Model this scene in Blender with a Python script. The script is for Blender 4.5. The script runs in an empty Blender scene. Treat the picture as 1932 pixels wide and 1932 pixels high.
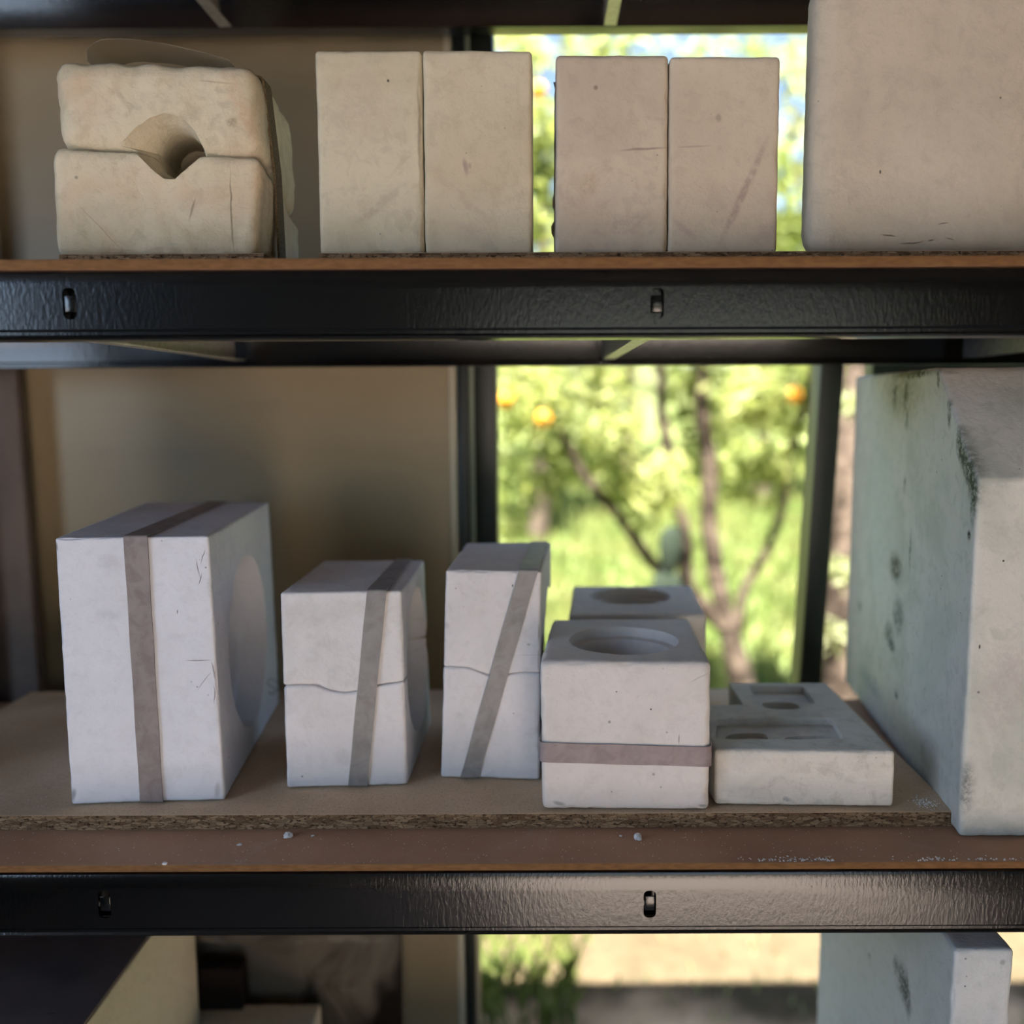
import bpy, bmesh, math, random
import numpy as np
from mathutils import Vector, Matrix

# ------------------------------------------------------------------ camera
F_PX, PCX, PCY = 1750.0, 1020.0, 966.0          # focal length / principal point in a 1932 px frame
PITCH, ROLL = math.radians(6.9), math.radians(0.24)
CAM = Vector((0.0, -0.78, 1.5))
FW = Vector((0, math.cos(PITCH), -math.sin(PITCH)))
_R0, _U0 = Vector((1, 0, 0)), Vector((0, math.sin(PITCH), math.cos(PITCH)))
RT = _R0 * math.cos(ROLL) - _U0 * math.sin(ROLL)
UP = _U0 * math.cos(ROLL) + _R0 * math.sin(ROLL)
scene = bpy.context.scene
C = scene.collection
cam_data = bpy.data.cameras.new('camera')
cam = bpy.data.objects.new('camera', cam_data)
C.objects.link(cam)
M = Matrix(((RT.x, UP.x, -FW.x, CAM.x), (RT.y, UP.y, -FW.y, CAM.y), (RT.z, UP.z, -FW.z, CAM.z), (0, 0, 0, 1)))
cam.matrix_world = M
cam_data.sensor_width = 36.0
cam_data.lens = F_PX / 1932 * 36.0
cam_data.shift_x = (966 - PCX) / 1932
cam_data.clip_start, cam_data.clip_end = 0.02, 200
cam_data.dof.use_dof = True
cam_data.dof.focus_distance = 0.87
cam_data.dof.aperture_fstop = cam_data.lens / 16.0
scene.camera = cam

# ------------------------------------------------------------------ sky, sun, exposure
SUN_EL, SUN_AZ = math.radians(68), math.radians(10)
world = bpy.data.worlds.new('sky'); scene.world = world
world.use_nodes = True
nt = world.node_tree; nt.nodes.clear()
_o = nt.nodes.new('ShaderNodeOutputWorld'); _b = nt.nodes.new('ShaderNodeBackground')
_s = nt.nodes.new('ShaderNodeTexSky'); _s.sky_type = 'NISHITA'; _s.sun_disc = False
_s.sun_elevation = SUN_EL; _s.sun_rotation = math.radians(180) + SUN_AZ
_b.inputs[1].default_value = 0.065
nt.links.new(_s.outputs[0], _b.inputs[0]); nt.links.new(_b.outputs[0], _o.inputs[0])
sun_d = bpy.data.lights.new('sun', 'SUN'); sun_d.energy = 11.8; sun_d.angle = math.radians(0.6)
sun_d.color = (1.0, 0.93, 0.84)
sun = bpy.data.objects.new('sun', sun_d); C.objects.link(sun)
# sun stands behind the camera, high, a little to the left
_dir = Vector((math.sin(SUN_AZ) * math.cos(SUN_EL), math.cos(SUN_AZ) * math.cos(SUN_EL), -math.sin(SUN_EL)))
sun.rotation_euler = _dir.to_track_quat('-Z', 'Y').to_euler()
# daylight entering by the window in the left wall, in front of the shelves
dl = bpy.data.lights.new('side_window_daylight', 'AREA'); dl.shape = 'RECTANGLE'; dl.size, dl.size_y = 1.15, 0.95
dl.energy = 3.6; dl.color = (0.52, 0.71, 1.0)
dlo = bpy.data.objects.new('side_window_daylight', dl); C.objects.link(dlo)
dlo.location = (-1.59, -1.3, 1.7); dlo.rotation_euler = (math.radians(90), 0, math.radians(-90))
scene.view_settings.view_transform = 'Standard'
scene.view_settings.look = 'None'
scene.view_settings.gamma = 1.0
scene.view_settings.use_curve_mapping = False
scene.view_settings.exposure = 2.25
scene.cycles.max_bounces = 5
scene.cycles.diffuse_bounces = 3
scene.cycles.adaptive_threshold = 0.08
scene.cycles.caustics_reflective = False
scene.cycles.caustics_refractive = False

# ------------------------------------------------------------------ pixel -> place helpers
def ray(px, py):
    return FW + RT * ((px - PCX) / F_PX) - UP * ((py - PCY) / F_PX)
def PY(px, py, Y):                                # point on the upright plane y = Y
    d = ray(px, py); t = (Y - CAM.y) / d.y
    return CAM + d * t
def PZ(px, py, Z):                                # point on the level plane z = Z
    d = ray(px, py); t = (Z - CAM.z) / d.z
    return CAM + d * t
def PP(px, py, p0, n):                            # point on any plane
    d = ray(px, py); t = (p0 - CAM).dot(n) / d.dot(n)
    return CAM + d * t

# ------------------------------------------------------------------ numpy noise
def _hash(i, j, k, s):
    h = (i * 374761393 + j * 668265263 + k * 2147483647 + s * 1274126177) & 0xffffffff
    h = ((h ^ (h >> 13)) * 1274126177) & 0xffffffff
    h = ((h ^ (h >> 16)) * 2246822519) & 0xffffffff
    return ((h ^ (h >> 15)) & 0xffffff) / float(0xffffff)
def vnoise(P, scale, seed=0):
    Q = P * scale
    I = np.floor(Q).astype(np.int64); Fr = Q - I
    Fr = Fr * Fr * (3 - 2 * Fr)
    out = 0
    for a in (0, 1):
        for b in (0, 1):
            for c in (0, 1):
                w = (Fr[:, 0] if a else 1 - Fr[:, 0]) * (Fr[:, 1] if b else 1 - Fr[:, 1]) * (Fr[:, 2] if c else 1 - Fr[:, 2])
                out = out + w * _hash(I[:, 0] + a, I[:, 1] + b, I[:, 2] + c, seed)
    return out

# ------------------------------------------------------------------ object helpers
def tag(o, label=None, cat=None, group=None, kind=None):
    if label: o['label'] = label
    if cat: o['category'] = cat
    if group: o['group'] = group
    if kind: o['kind'] = kind
    return o
def thing(name, base, label, cat, group=None):
    o = bpy.data.objects.new(name, None); C.objects.link(o)
    o.empty_display_size = 0.05
    o.location = base
    return tag(o, label, cat, group)
def world_loc(o):
    v = Vector((0, 0, 0))
    while o is not None:
        v += o.location; o = o.parent
    return v
def mesh_obj(name, verts, faces, mat, parent=None, loc=None, smooth=True, angle=35):
    """verts are given in world space; the object's origin goes to loc (or to the parent's place)"""
    verts = np.asarray(verts, dtype=float)
    base = world_loc(parent) if parent is not None else Vector(loc if loc is not None else (0, 0, 0))
    me = bpy.data.meshes.new(name)
    me.from_pydata((verts - np.array(base)).tolist(), [], [list(map(int, f)) for f in faces])
    me.update()
    o = bpy.data.objects.new(name, me); C.objects.link(o)
    if parent is not None: o.parent = parent
    else: o.location = base
    if mat: me.materials.append(mat)
    finish(me, smooth, angle)
    return o
def finish(me, smooth=True, angle=35):
    if smooth:
        me.shade_smooth()
        me.set_sharp_from_angle(angle=math.radians(angle))
    else:
        me.shade_flat()
def box_vf(x0, x1, y0, y1, z0, z1):
    v = [(x0, y0, z0), (x1, y0, z0), (x1, y1, z0), (x0, y1, z0), (x0, y0, z1), (x1, y0, z1), (x1, y1, z1), (x0, y1, z1)]
    f = [(0, 3, 2, 1), (4, 5, 6, 7), (0, 1, 5, 4), (1, 2, 6, 5), (2, 3, 7, 6), (3, 0, 4, 7)]
    return v, f
def join_vf(parts):
    V, Fc = [], []
    for v, f in parts:
        n = len(V); V += [tuple(p) for p in v]; Fc += [tuple(i + n for i in q) for q in f]
    return V, Fc
def bevel_obj(o, w, seg=2, angle=40):
    bm = bmesh.new(); bm.from_mesh(o.data)
    es = [e for e in bm.edges if len(e.link_faces) == 2 and e.calc_face_angle() > math.radians(angle)]
    bmesh.ops.bevel(bm, geom=es, offset=w, segments=seg, affect='EDGES', profile=0.5)
    bm.to_mesh(o.data); bm.free()
    finish(o.data, True, 35)
    return o
def boolean(o, cutter, op='DIFFERENCE'):
    m = o.modifiers.new('b', 'BOOLEAN'); m.operation = op; m.solver = 'EXACT'; m.object = cutter
    dg = bpy.context.evaluated_depsgraph_get()
    me = bpy.data.meshes.new_from_object(o.evaluated_get(dg))
    o.modifiers.clear()
    old = o.data; o.data = me; me.name = old.name
    bpy.data.meshes.remove(old)
    cd = cutter.data; bpy.data.objects.remove(cutter); bpy.data.meshes.remove(cd)
    finish(o.data, True, 35)

def axis_samples(L, r, step):
    e = [0, .25 * r, .55 * r, r]
    n = max(2, int((L - 2 * r) / step))
    mid = list(np.linspace(r, L - r, n + 1))[1:-1]
    return np.array(e + mid + [L - q for q in reversed(e)])
def rblock(name, cor, mat, parent, r=.003, step=.0032, rough=.0004, chip=.0016, seed=1, warp=None):
    """soft-edged block: cor[u][v][w] are its eight corners (u left-right, v front-back, w bottom-top)"""
    c = np.array([[[list(cor[u][v][w]) for w in (0, 1)] for v in (0, 1)] for u in (0, 1)])
    L = [np.mean([np.linalg.norm(c[1, v, w] - c[0, v, w]) for v in (0, 1) for w in (0, 1)]),
         np.mean([np.linalg.norm(c[u, 1, w] - c[u, 0, w]) for u in (0, 1) for w in (0, 1)]),
         np.mean([np.linalg.norm(c[u, v, 1] - c[u, v, 0]) for u in (0, 1) for v in (0, 1)])]
    S = [axis_samples(L[i], min(r, L[i] * .45), step) for i in range(3)]
    n = [len(s) for s in S]
    ids = -np.ones(n, dtype=np.int64)
    mask = np.zeros(n, dtype=bool)
    mask[0], mask[-1] = True, True; mask[:, 0], mask[:, -1] = True, True; mask[:, :, 0], mask[:, :, -1] = True, True
    ijk = np.argwhere(mask); ids[mask] = np.arange(len(ijk))
    P = np.stack([S[a][ijk[:, a]] for a in range(3)], 1)
    Lr = np.array(L); rr = np.minimum(r, Lr * .45)
    q = np.clip(P, rr, Lr - rr); d = P - q
    dn = d / np.linalg.norm(d, axis=1)[:, None]
    E = np.sort(np.abs(dn), axis=1)[:, 1]           # 0 on flats, up to .7 on edges
    P2 = q + dn * rr.min()
    W0 = P2 + np.array([seed * 3.7, seed * 1.3, seed * 2.1])
    disp = rough * (vnoise(W0, 45, seed) - .5) * 1.3 + rough * .8 * (vnoise(W0, 140, seed + 5) - .5)
    ch = np.clip(vnoise(W0, 110, seed + 9) - .52, 0, 1) * 2.1 * np.clip(vnoise(W0, 22, seed + 11) - .35, 0, 1) * 1.6
    disp = disp - chip * ch * np.clip(E * 1.6, 0, 1)
    P2 = P2 + dn * disp[:, None]
    U = P2 / Lr
    if warp is not None: U, dz = warp(U)
    else: dz = None
    u, v, w = U[:, :1], U[:, 1:2], U[:, 2:3]
    X = 0
    for a in (0, 1):
        for b in (0, 1):
            for e in (0, 1):
                X = X + (u if a else 1 - u) * (v if b else 1 - v) * (w if e else 1 - w) * c[a, b, e]
    if dz is not None: X[:, 2] += dz
    faces = []
    def quads(A, flip):
        a, b, e, f = A[:-1, :-1].ravel(), A[1:, :-1].ravel(), A[1:, 1:].ravel(), A[:-1, 1:].ravel()
        faces.append(np.stack([a, f, e, b] if flip else [a, b, e, f], 1))
    quads(ids[0], True); quads(ids[-1], False)
    quads(ids[:, 0], False); quads(ids[:, -1], True)
    quads(ids[:, :, 0], True); quads(ids[:, :, -1], False)
    Fc = np.concatenate(faces)
    return mesh_obj(name, X, Fc, mat, parent, loc=(None if parent else X.min(0)), angle=60)
def hexa(fbl, fbr, ftl, ftr, back):
    """corner table from the four front corners and a backward vector (or four back corners bl,br,tl,tr)"""
    fbl, fbr, ftl, ftr = map(Vector, (fbl, fbr, ftl, ftr))
    if isinstance(back, Vector): bbl, bbr, btl, btr = fbl + back, fbr + back, ftl + back, ftr + back
    else: bbl, bbr, btl, btr = map(Vector, back)
    return [[[fbl, ftl], [bbl, btl]], [[fbr, ftr], [bbr, btr]]]
def ribbon(name, pts, wid, width, th, mat, parent, closed=True, corner=.004):
    """flat band through pts; wid = width direction per point; corners rounded"""
    P, Wd = [], []
    n = len(pts)
    for i in range(n):
        p, w = Vector(pts[i]), Vector(wid[i]).normalized()
        if not closed and i in (0, n - 1): P.append(p); Wd.append(w); continue
        a, b = Vector(pts[i - 1]), Vector(pts[(i + 1) % n])
        da, db = (a - p), (b - p)
        ca, cb = min(corner, da.length * .3), min(corner, db.length * .3)
        A, B = p + da.normalized() * ca, p + db.normalized() * cb
        for t in (0, .33, .67, 1):
            P.append(A * (1 - t) ** 2 + p * 2 * t * (1 - t) + B * t * t); Wd.append(w)
    Q, QW = [], []
    m = len(P)
    for i in range(m if closed else m - 1):
        a, b = P[i], P[(i + 1) % m]; k = max(1, int((b - a).length / .012))
        for j in range(k):
            t = j / k; Q.append(a.lerp(b, t)); QW.append(Wd[i].lerp(Wd[(i + 1) % m], t).normalized())
    if not closed: Q.append(P[-1]); QW.append(Wd[-1])
    m = len(Q); V, Fc = [], []
    for i in range(m):
        t = ((Q[(i + 1) % m] if closed or i < m - 1 else Q[i]) - (Q[i - 1] if closed or i > 0 else Q[i])).normalized()
        nrm = t.cross(QW[i]).normalized()
        s = width / 2 * (1 + .02 * math.sin(i * .9))
        for (sw, sn) in ((-1, 0), (1, 0), (1, 1), (-1, 1)):
            V.append(Q[i] + QW[i] * s * sw + nrm * th * sn)
    for i in range(m if closed else m - 1):
        a, b = i * 4, ((i + 1) % m) * 4
        for k in range(4): Fc.append((a + k, a + (k + 1) % 4, b + (k + 1) % 4, b + k))
    if not closed: Fc += [(3, 2, 1, 0), tuple(m * 4 - 4 + k for k in range(4))]
    o = mesh_obj(name, [tuple(v) for v in V], Fc, mat, parent, loc=(None if parent else pts[0]), angle=50)
    bm = bmesh.new(); bm.from_mesh(o.data); bmesh.ops.recalc_face_normals(bm, faces=bm.faces); bm.to_mesh(o.data); bm.free()
    finish(o.data, True, 50)
    return o
def tube(name, pts, radii, mat, parent=None, seg=10, jitter=0, seed=0):
    rnd = random.Random(seed)
    P = [Vector(p) for p in pts]
    # resample as a smooth curve
    Q, R = [], []
    for i in range(len(P) - 1):
        p0, p1, p2, p3 = P[max(i - 1, 0)], P[i], P[i + 1], P[min(i + 2, len(P) - 1)]
        for k in range(6):
            t = k / 6
            Q.append(.5 * ((2 * p1) + (p2 - p0) * t + (2 * p0 - 5 * p1 + 4 * p2 - p3) * t * t + (3 * p1 - p0 - 3 * p2 + p3) * t ** 3))
            R.append(radii[i] * (1 - t) + radii[i + 1] * t)
    Q.append(P[-1]); R.append(radii[-1])
    V, Fc = [], []
    for i, (p, r) in enumerate(zip(Q, R)):
        t = (Q[min(i + 1, len(Q) - 1)] - Q[max(i - 1, 0)]).normalized()
        a = t.orthogonal().normalized() if abs(t.x) > .9 else t.cross(Vector((1, 0, 0))).normalized()
        b = t.cross(a)
        for k in range(seg):
            an = 2 * math.pi * k / seg
            V.append(p + (a * math.cos(an) + b * math.sin(an)) * r * (1 + jitter * (rnd.random() - .5)))
    for i in range(len(Q) - 1):
        for k in range(seg):
            k2 = (k + 1) % seg
            Fc.append((i * seg + k, i * seg + k2, (i + 1) * seg + k2, (i + 1) * seg + k))
    Fc.append(tuple(range(seg - 1, -1, -1))); Fc.append(tuple((len(Q) - 1) * seg + k for k in range(seg)))
    return mesh_obj(name, [tuple(v) for v in V], Fc, mat, parent, loc=(None if parent else P[0]), angle=60)

# ------------------------------------------------------------------ materials
def rgb(r, g, b):                                 # sRGB 0-255 -> linear
    f = lambda c: (c / 255 / 12.92) if c / 255 <= .04045 else ((c / 255 + .055) / 1.055) ** 2.4
    return (f(r), f(g), f(b), 1)
class Mat:
    def __init__(s, name, rough=.6, spec=.5, metal=0.0):
        s.m = bpy.data.materials.new(name); s.m.use_nodes = True
        s.t = s.m.node_tree; s.t.nodes.clear()
        s.out = s.n('ShaderNodeOutputMaterial'); s.bsdf = s.n('ShaderNodeBsdfPrincipled')
        s.bsdf.inputs['Roughness'].default_value = rough
        s.bsdf.inputs['Metallic'].default_value = metal
        s.bsdf.inputs['Specular IOR Level'].default_value = spec
        s.l(s.bsdf.outputs[0], s.out.inputs[0])
        s.tc = s.n('ShaderNodeTexCoord'); s.P = s.tc.outputs['Object']
    def n(s, t, **k):
        x = s.t.nodes.new(t)
        for a, b in k.items(): setattr(x, a, b)
        return x
    def l(s, a, b): s.t.links.new(a, b)
    def noise(s, scale, detail=3, rough=.55, vec=None, dist=0.0, stretch=None):
        x = s.n('ShaderNodeTexNoise'); x.inputs['Scale'].default_value = scale
        x.inputs['Detail'].default_value = detail; x.inputs['Roughness'].default_value = rough
        x.inputs['Distortion'].default_value = dist
        v = vec or s.P
        if stretch:
            mp = s.n('ShaderNodeMapping'); mp.inputs['Scale'].default_value = stretch; s.l(v, mp.inputs[0]); v = mp.outputs[0]
        s.l(v, x.inputs['Vector']); return x.outputs['Fac']
    def voro(s, scale, feature='F1', rnd=1.0, stretch=None, out='Distance'):
        x = s.n('ShaderNodeTexVoronoi'); x.feature = feature; x.inputs['Scale'].default_value = scale
        x.inputs['Randomness'].default_value = rnd
        v = s.P
        if stretch:
            mp = s.n('ShaderNodeMapping'); mp.inputs['Scale'].default_value = stretch; s.l(v, mp.inputs[0]); v = mp.outputs[0]
        s.l(v, x.inputs['Vector']); return x.outputs[out]
    def ramp(s, fac, a, b, lo=0.0, hi=1.0):
        x = s.n('ShaderNodeMapRange'); x.interpolation_type = 'SMOOTHSTEP'
        for i, q in enumerate((a, b, lo, hi)): x.inputs[i + 1].default_value = q
        s.l(fac, x.inputs[0]); return x.outputs[0]
    def math(s, op, a, b):
        x = s.n('ShaderNodeMath', operation=op)
        for i, q in enumerate((a, b)):
            if isinstance(q, (int, float)): x.inputs[i].default_value = q
            else: s.l(q, x.inputs[i])
        return x.outputs[0]
    def mix(s, fac, a, b, mode='MIX'):
        x = s.n('ShaderNodeMix', data_type='RGBA', blend_type=mode)
        if isinstance(fac, (int, float)): x.inputs[0].default_value = fac
        else: s.l(fac, x.inputs[0])
        for i, q in ((6, a), (7, b)):
            if isinstance(q, tuple): x.inputs[i].default_value = q
            else: s.l(q, x.inputs[i])
        return x.outputs[2]
    def color(s, c):
        if isinstance(c, tuple): s.bsdf.inputs['Base Color'].default_value = c
        else: s.l(c, s.bsdf.inputs['Base Color'])
    def bump(s, h, strength=.3, dist=.001):
        x = s.n('ShaderNodeBump'); x.inputs['Strength'].default_value = strength; x.inputs['Distance'].default_value = dist
        s.l(h, x.inputs['Height']); s.l(x.outputs[0], s.bsdf.inputs['Normal'])
    def smudge(s, c, radii, ang=0.0, axis='Y', soft=.35, distort=.0, dscale=60):
        """a mark of its own shape at object-space point c; radii along x,y,z after turning by ang about axis"""
        v = s.P
        if distort:
            nz = s.n('ShaderNodeTexNoise'); nz.inputs['Scale'].default_value = dscale; s.l(s.P, nz.inputs['Vector'])
            a = s.n('ShaderNodeVectorMath', operation='SUBTRACT'); s.l(nz.outputs['Color'], a.inputs[0]); a.inputs[1].default_value = (.5, .5, .5)
            b = s.n('ShaderNodeVectorMath', operation='MULTIPLY_ADD'); s.l(a.outputs[0], b.inputs[0]); b.inputs[1].default_value = (distort,) * 3
            s.l(s.P, b.inputs[2]); v = b.outputs[0]
        a = s.n('ShaderNodeVectorMath', operation='SUBTRACT'); s.l(v, a.inputs[0]); a.inputs[1].default_value = tuple(c); v = a.outputs[0]
        if ang:
            r = s.n('ShaderNodeVectorRotate', rotation_type=axis + '_AXIS'); r.inputs['Angle'].default_value = -ang if axis == 'Y' else ang
            s.l(v, r.inputs['Vector']); v = r.outputs[0]
        d = s.n('ShaderNodeVectorMath', operation='DIVIDE'); s.l(v, d.inputs[0]); d.inputs[1].default_value = tuple(radii)
        le = s.n('ShaderNodeVectorMath', operation='LENGTH'); s.l(d.outputs[0], le.inputs[0])
        return s.ramp(le.outputs['Value'], 1.0, soft, 0.0, 1.0)

def plaster(name, base, stain, amt=.5, pin=.25, marks=(), bump=.5, warm=None, seed=0.0, tool=0.0):
    """cast plaster: patchy staining, fine grain, pinholes, then the marks of that very piece.
    marks: (world point minus origin, radii, angle, axis, colour, strength, distort)"""
    m = Mat(name, rough=.88, spec=.25)
    off = m.n('ShaderNodeVectorMath', operation='ADD'); m.l(m.tc.outputs['Object'], off.inputs[0]); off.inputs[1].default_value = (seed, seed * .7, seed * 1.9)
    raw = m.P; m.P = off.outputs[0]
    big = m.ramp(m.noise(9, 3, .6, dist=.6), .42, .66)
    mid = m.ramp(m.noise(60, 3, .68, dist=.5), .47, .70)
    fine = m.ramp(m.noise(230, 1), .58, .72)
    col = m.mix(m.math('MULTIPLY', big, amt), base, stain)
    dk = tuple(x * .84 for x in stain[:3]) + (1,)
    col = m.mix(m.math('MULTIPLY', mid, amt * .6), col, dk)
    if warm: col = m.mix(m.math('MULTIPLY', m.ramp(m.noise(14, 3, .5, dist=1.0), .5, .75), .5), col, warm)
    col = m.mix(m.math('MULTIPLY', fine, .12), col, dk)
    ho = m.voro(70)
    keep = m.ramp(m.noise(26, 1), .50, .62)
    holes = m.math('MULTIPLY', m.ramp(ho, .085, .045), m.math('MULTIPLY', keep, pin))
    col = m.mix(holes, col, (.05, .045, .035, 1))
    m.P = raw
    for (c, rad, ang, ax, mc, st, ds) in marks:
        k = m.smudge(c, rad, ang, ax, .25, ds)
        if ds and rad[0] > .004 and rad[2] > .004:
            k = m.math('MULTIPLY', k, m.ramp(m.noise(150, 3, .7), .36, .58, .35, 1.0))
        col = m.mix(m.math('MULTIPLY', k, st), col, mc)
    m.color(col)
    m.P = off.outputs[0]
    h = m.math('ADD', m.math('MULTIPLY', m.noise(55, 4, .66), 1.2), m.math('MULTIPLY', m.noise(420, 1), .22))
    if tool: h = m.math('ADD', h, m.math('MULTIPLY', m.noise(90, 3, .6, stretch=(.25, 1, 1.4)), tool))
    m.bump(h, bump, .0016)
    return m.m

def steel_mat(name, col, rough=.38, streak=True, bump=.32):
    m = Mat(name, rough=rough, spec=.70)
    dust = m.ramp(m.noise(400, 2), .68, .8)
    wear = m.ramp(m.noise(7, 3), .5, .8)
    m.color(m.mix(m.math('MULTIPLY', m.math('MULTIPLY', dust, wear), .12), col, (.25, .24, .22, 1)))
    h = m.math('ADD', m.noise(330, 3, .6, stretch=(1.0, 1.0, .35)), m.math('MULTIPLY', m.noise(900, 1), .2))
    m.bump(h, bump, .0006)
    return m.m
MAT = {}
MAT['steel'] = steel_mat('black_powder_coated_steel', (.0022, .0024, .0024, 1), .19)
MAT['frame'] = steel_mat('dark_green_window_paint', (.006, .011, .006, 1), .45, bump=.1)
_m = Mat('galvanised_bar', .42, .5, .55)
_m.color(_m.mix(_m.ramp(_m.noise(120, 3), .4, .7), (.55, .55, .52, 1), (.42, .42, .40, 1))); _m.bump(_m.noise(300, 2), .1, .0004)
MAT['bar'] = _m.m
def hardboard():
    m = Mat('brown_hardboard', .62, .35)
    c = m.mix(m.ramp(m.noise(6, 4, .6), .35, .7), rgb(172, 132, 104), rgb(154, 114, 88))
    c = m.mix(m.math('MULTIPLY', m.ramp(m.noise(500, 2), .5, .75), .35), c, rgb(150, 122, 98))
    dust = m.math('MULTIPLY', m.ramp(m.voro(160), .10, .04), m.ramp(m.noise(18, 2), .48, .6))
    c = m.mix(m.math('MULTIPLY', dust, .8), c, rgb(205, 195, 185))
    film = m.ramp(m.noise(11, 4, .65, dist=1.2), .56, .78)
    c = m.mix(m.math('MULTIPLY', film, .22), c, rgb(190, 176, 162))
    m.color(c); m.bump(m.noise(600, 3), .12, .0005); return m.m
MAT['hard'] = hardboard()
_m = Mat('hardboard_cut_edge', .8, .2); _m.color(_m.mix(_m.ramp(_m.noise(300, 3, stretch=(.3, 1, 1)), .35, .7), rgb(126, 92, 58), rgb(108, 76, 46))); _m.bump(_m.noise(700, 2), .3, .0004)
MAT['hard_edge'] = _m.m
def chipboard(edge):
    m = Mat('chipboard_edge' if edge else 'chipboard_face', .85, .2)
    if edge:
        fl = m.voro(420, 'F1', 1, (.28, .5, 1.0), 'Color')
        sep = m.n('ShaderNodeSeparateColor'); m.l(fl, sep.inputs[0])
        c = m.mix(sep.outputs[0], rgb(178, 146, 112), rgb(120, 90, 64))
        d = m.voro(420, 'DISTANCE_TO_EDGE', 1, (.28, .5, 1.0))
        c = m.mix(m.ramp(d, .10, .0, 0, .6), c, rgb(60, 42, 28))
        gap = m.ramp(m.noise(420, 3, .6, stretch=(.45, .5, 1.0)), .57, .66)
        c = m.mix(m.math('MULTIPLY', gap, .85), c, rgb(48, 32, 20))
        m.color(c)
        m.bump(m.math('SUBTRACT', m.noise(500, 3, stretch=(.4, 1, 1)), m.math('MULTIPLY', gap, 1.0)), .7, .0016)
    else:
        c = m.mix(m.ramp(m.noise(8, 4, .6), .35, .7), rgb(218, 190, 160), rgb(198, 170, 140))
        c = m.mix(m.math('MULTIPLY', m.ramp(m.noise(330, 3, .7), .5, .7), .5), c, rgb(156, 128, 102))
        c = m.mix(m.math('MULTIPLY', m.ramp(m.voro(260), .12, .06), .6), c, rgb(78, 58, 42))
        dust = m.math('MULTIPLY', m.ramp(m.voro(130), .11, .04), m.ramp(m.noise(14, 3), .46, .6))
        c = m.mix(m.math('MULTIPLY', dust, .85), c, rgb(205, 192, 178))
        film = m.ramp(m.noise(9, 4, .65, dist=1.0), .58, .8)
        c = m.mix(m.math('MULTIPLY', film, .25), c, rgb(196, 182, 166))
        m.color(c); m.bump(m.noise(420, 3), .25, .0008)
    return m.m
MAT['chip'] = chipboard(False); MAT['chip_edge'] = chipboard(True)
def rubber(name, a, b):
    m = Mat(name, .55, .4)
    c = m.mix(m.ramp(m.noise(60, 4, .6, dist=.6), .35, .68), a, b)
    c = m.mix(m.math('MULTIPLY', m.ramp(m.noise(24, 3), .58, .75), .35), c, rgb(176, 172, 172))
    m.color(c); m.bump(m.noise(200, 3), .15, .0006); return m.m
MAT['strap'] = rubber('taupe_rubber', rgb(150, 139, 136), rgb(132, 120, 118))
MAT['strap_grey'] = rubber('grey_rubber', rgb(150, 146, 144), rgb(132, 128, 126))
MAT['strap_mauve'] = rubber('mauve_rubber', rgb(156, 142, 142), rgb(140, 126, 127))
_m = Mat('clear_latex_band', .35, .5); _m.color(_m.mix(_m.ramp(_m.noise(40, 2), .4, .7), rgb(140, 132, 112), rgb(122, 112, 92)))
_m.bsdf.inputs['Alpha'].default_value = .42
MAT['latex'] = _m.m
_m = Mat('old_webbing', .8, .2); _m.color(_m.mix(_m.ramp(_m.noise(700, 1, stretch=(1, 1, 1)), .45, .55), rgb(112, 98, 74), rgb(88, 76, 56))); _m.bump(_m.noise(900, 1), .4, .0006)
MAT['webbing'] = _m.m
def wallpanel():
    m = Mat('beige_wall_panel', .42, .45)
    c = m.mix(m.ramp(m.noise(2.2, 3, .5), .3, .7), rgb(168, 152, 120), rgb(156, 138, 106))
    c = m.mix(m.math('MULTIPLY', m.ramp(m.noise(6, 3, .6, stretch=(.5, 1, 3)), .5, .75), .25), c, rgb(140, 124, 96))
    m.color(c); m.bump(m.noise(30, 3), .06, .002); return m.m
MAT['wall'] = wallpanel()
def simple(name, a, b, scale, rough=.8, spec=.2, bump=.2, bd=.01, lo=.35, hi=.68):
    m = Mat(name, rough, spec); m.color(m.mix(m.ramp(m.noise(scale, 5, .62, dist=.5), lo, hi), a, b))
    m.bump(m.noise(scale * 4, 4), bump, bd); return m.m
MAT['roomwall'] = simple('dim_room_plaster', (.13, .115, .10, 1), (.10, .088, .075, 1), 2)
MAT['floor'] = simple('pale_concrete', (.43, .37, .335, 1), (.37, .32, .285, 1), 3, .85)
MAT['roof'] = simple('dark_roof_boards', (.10, .09, .08, 1), (.07, .06, .05, 1), 4)
MAT['crumb'] = simple('plaster_crumb', (.80, .78, .76, 1), (.70, .68, .66, 1), 200, .9, .2, .3, .001)
MAT['bark'] = simple('bark', (.11, .085, .065, 1), (.035, .026, .02, 1), 7, .9, .1, .6, .03, .42, .58)
MAT['orange'] = simple('orange_peel', (.75, .26, .01, 1), (.70, .33, .015, 1), 30, .5, .4, .2, .003)
MAT['darkboard'] = simple('dark_stained_board', rgb(74, 64, 64), rgb(58, 50, 50), 14, .6, .35, .2, .001)
MAT['gap'] = simple('grey_brown_shade', rgb(112, 98, 88), rgb(88, 78, 74), 5, .7, .3, .2, .003)  # shade tone for the strip that stands for the left shadow band
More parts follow.
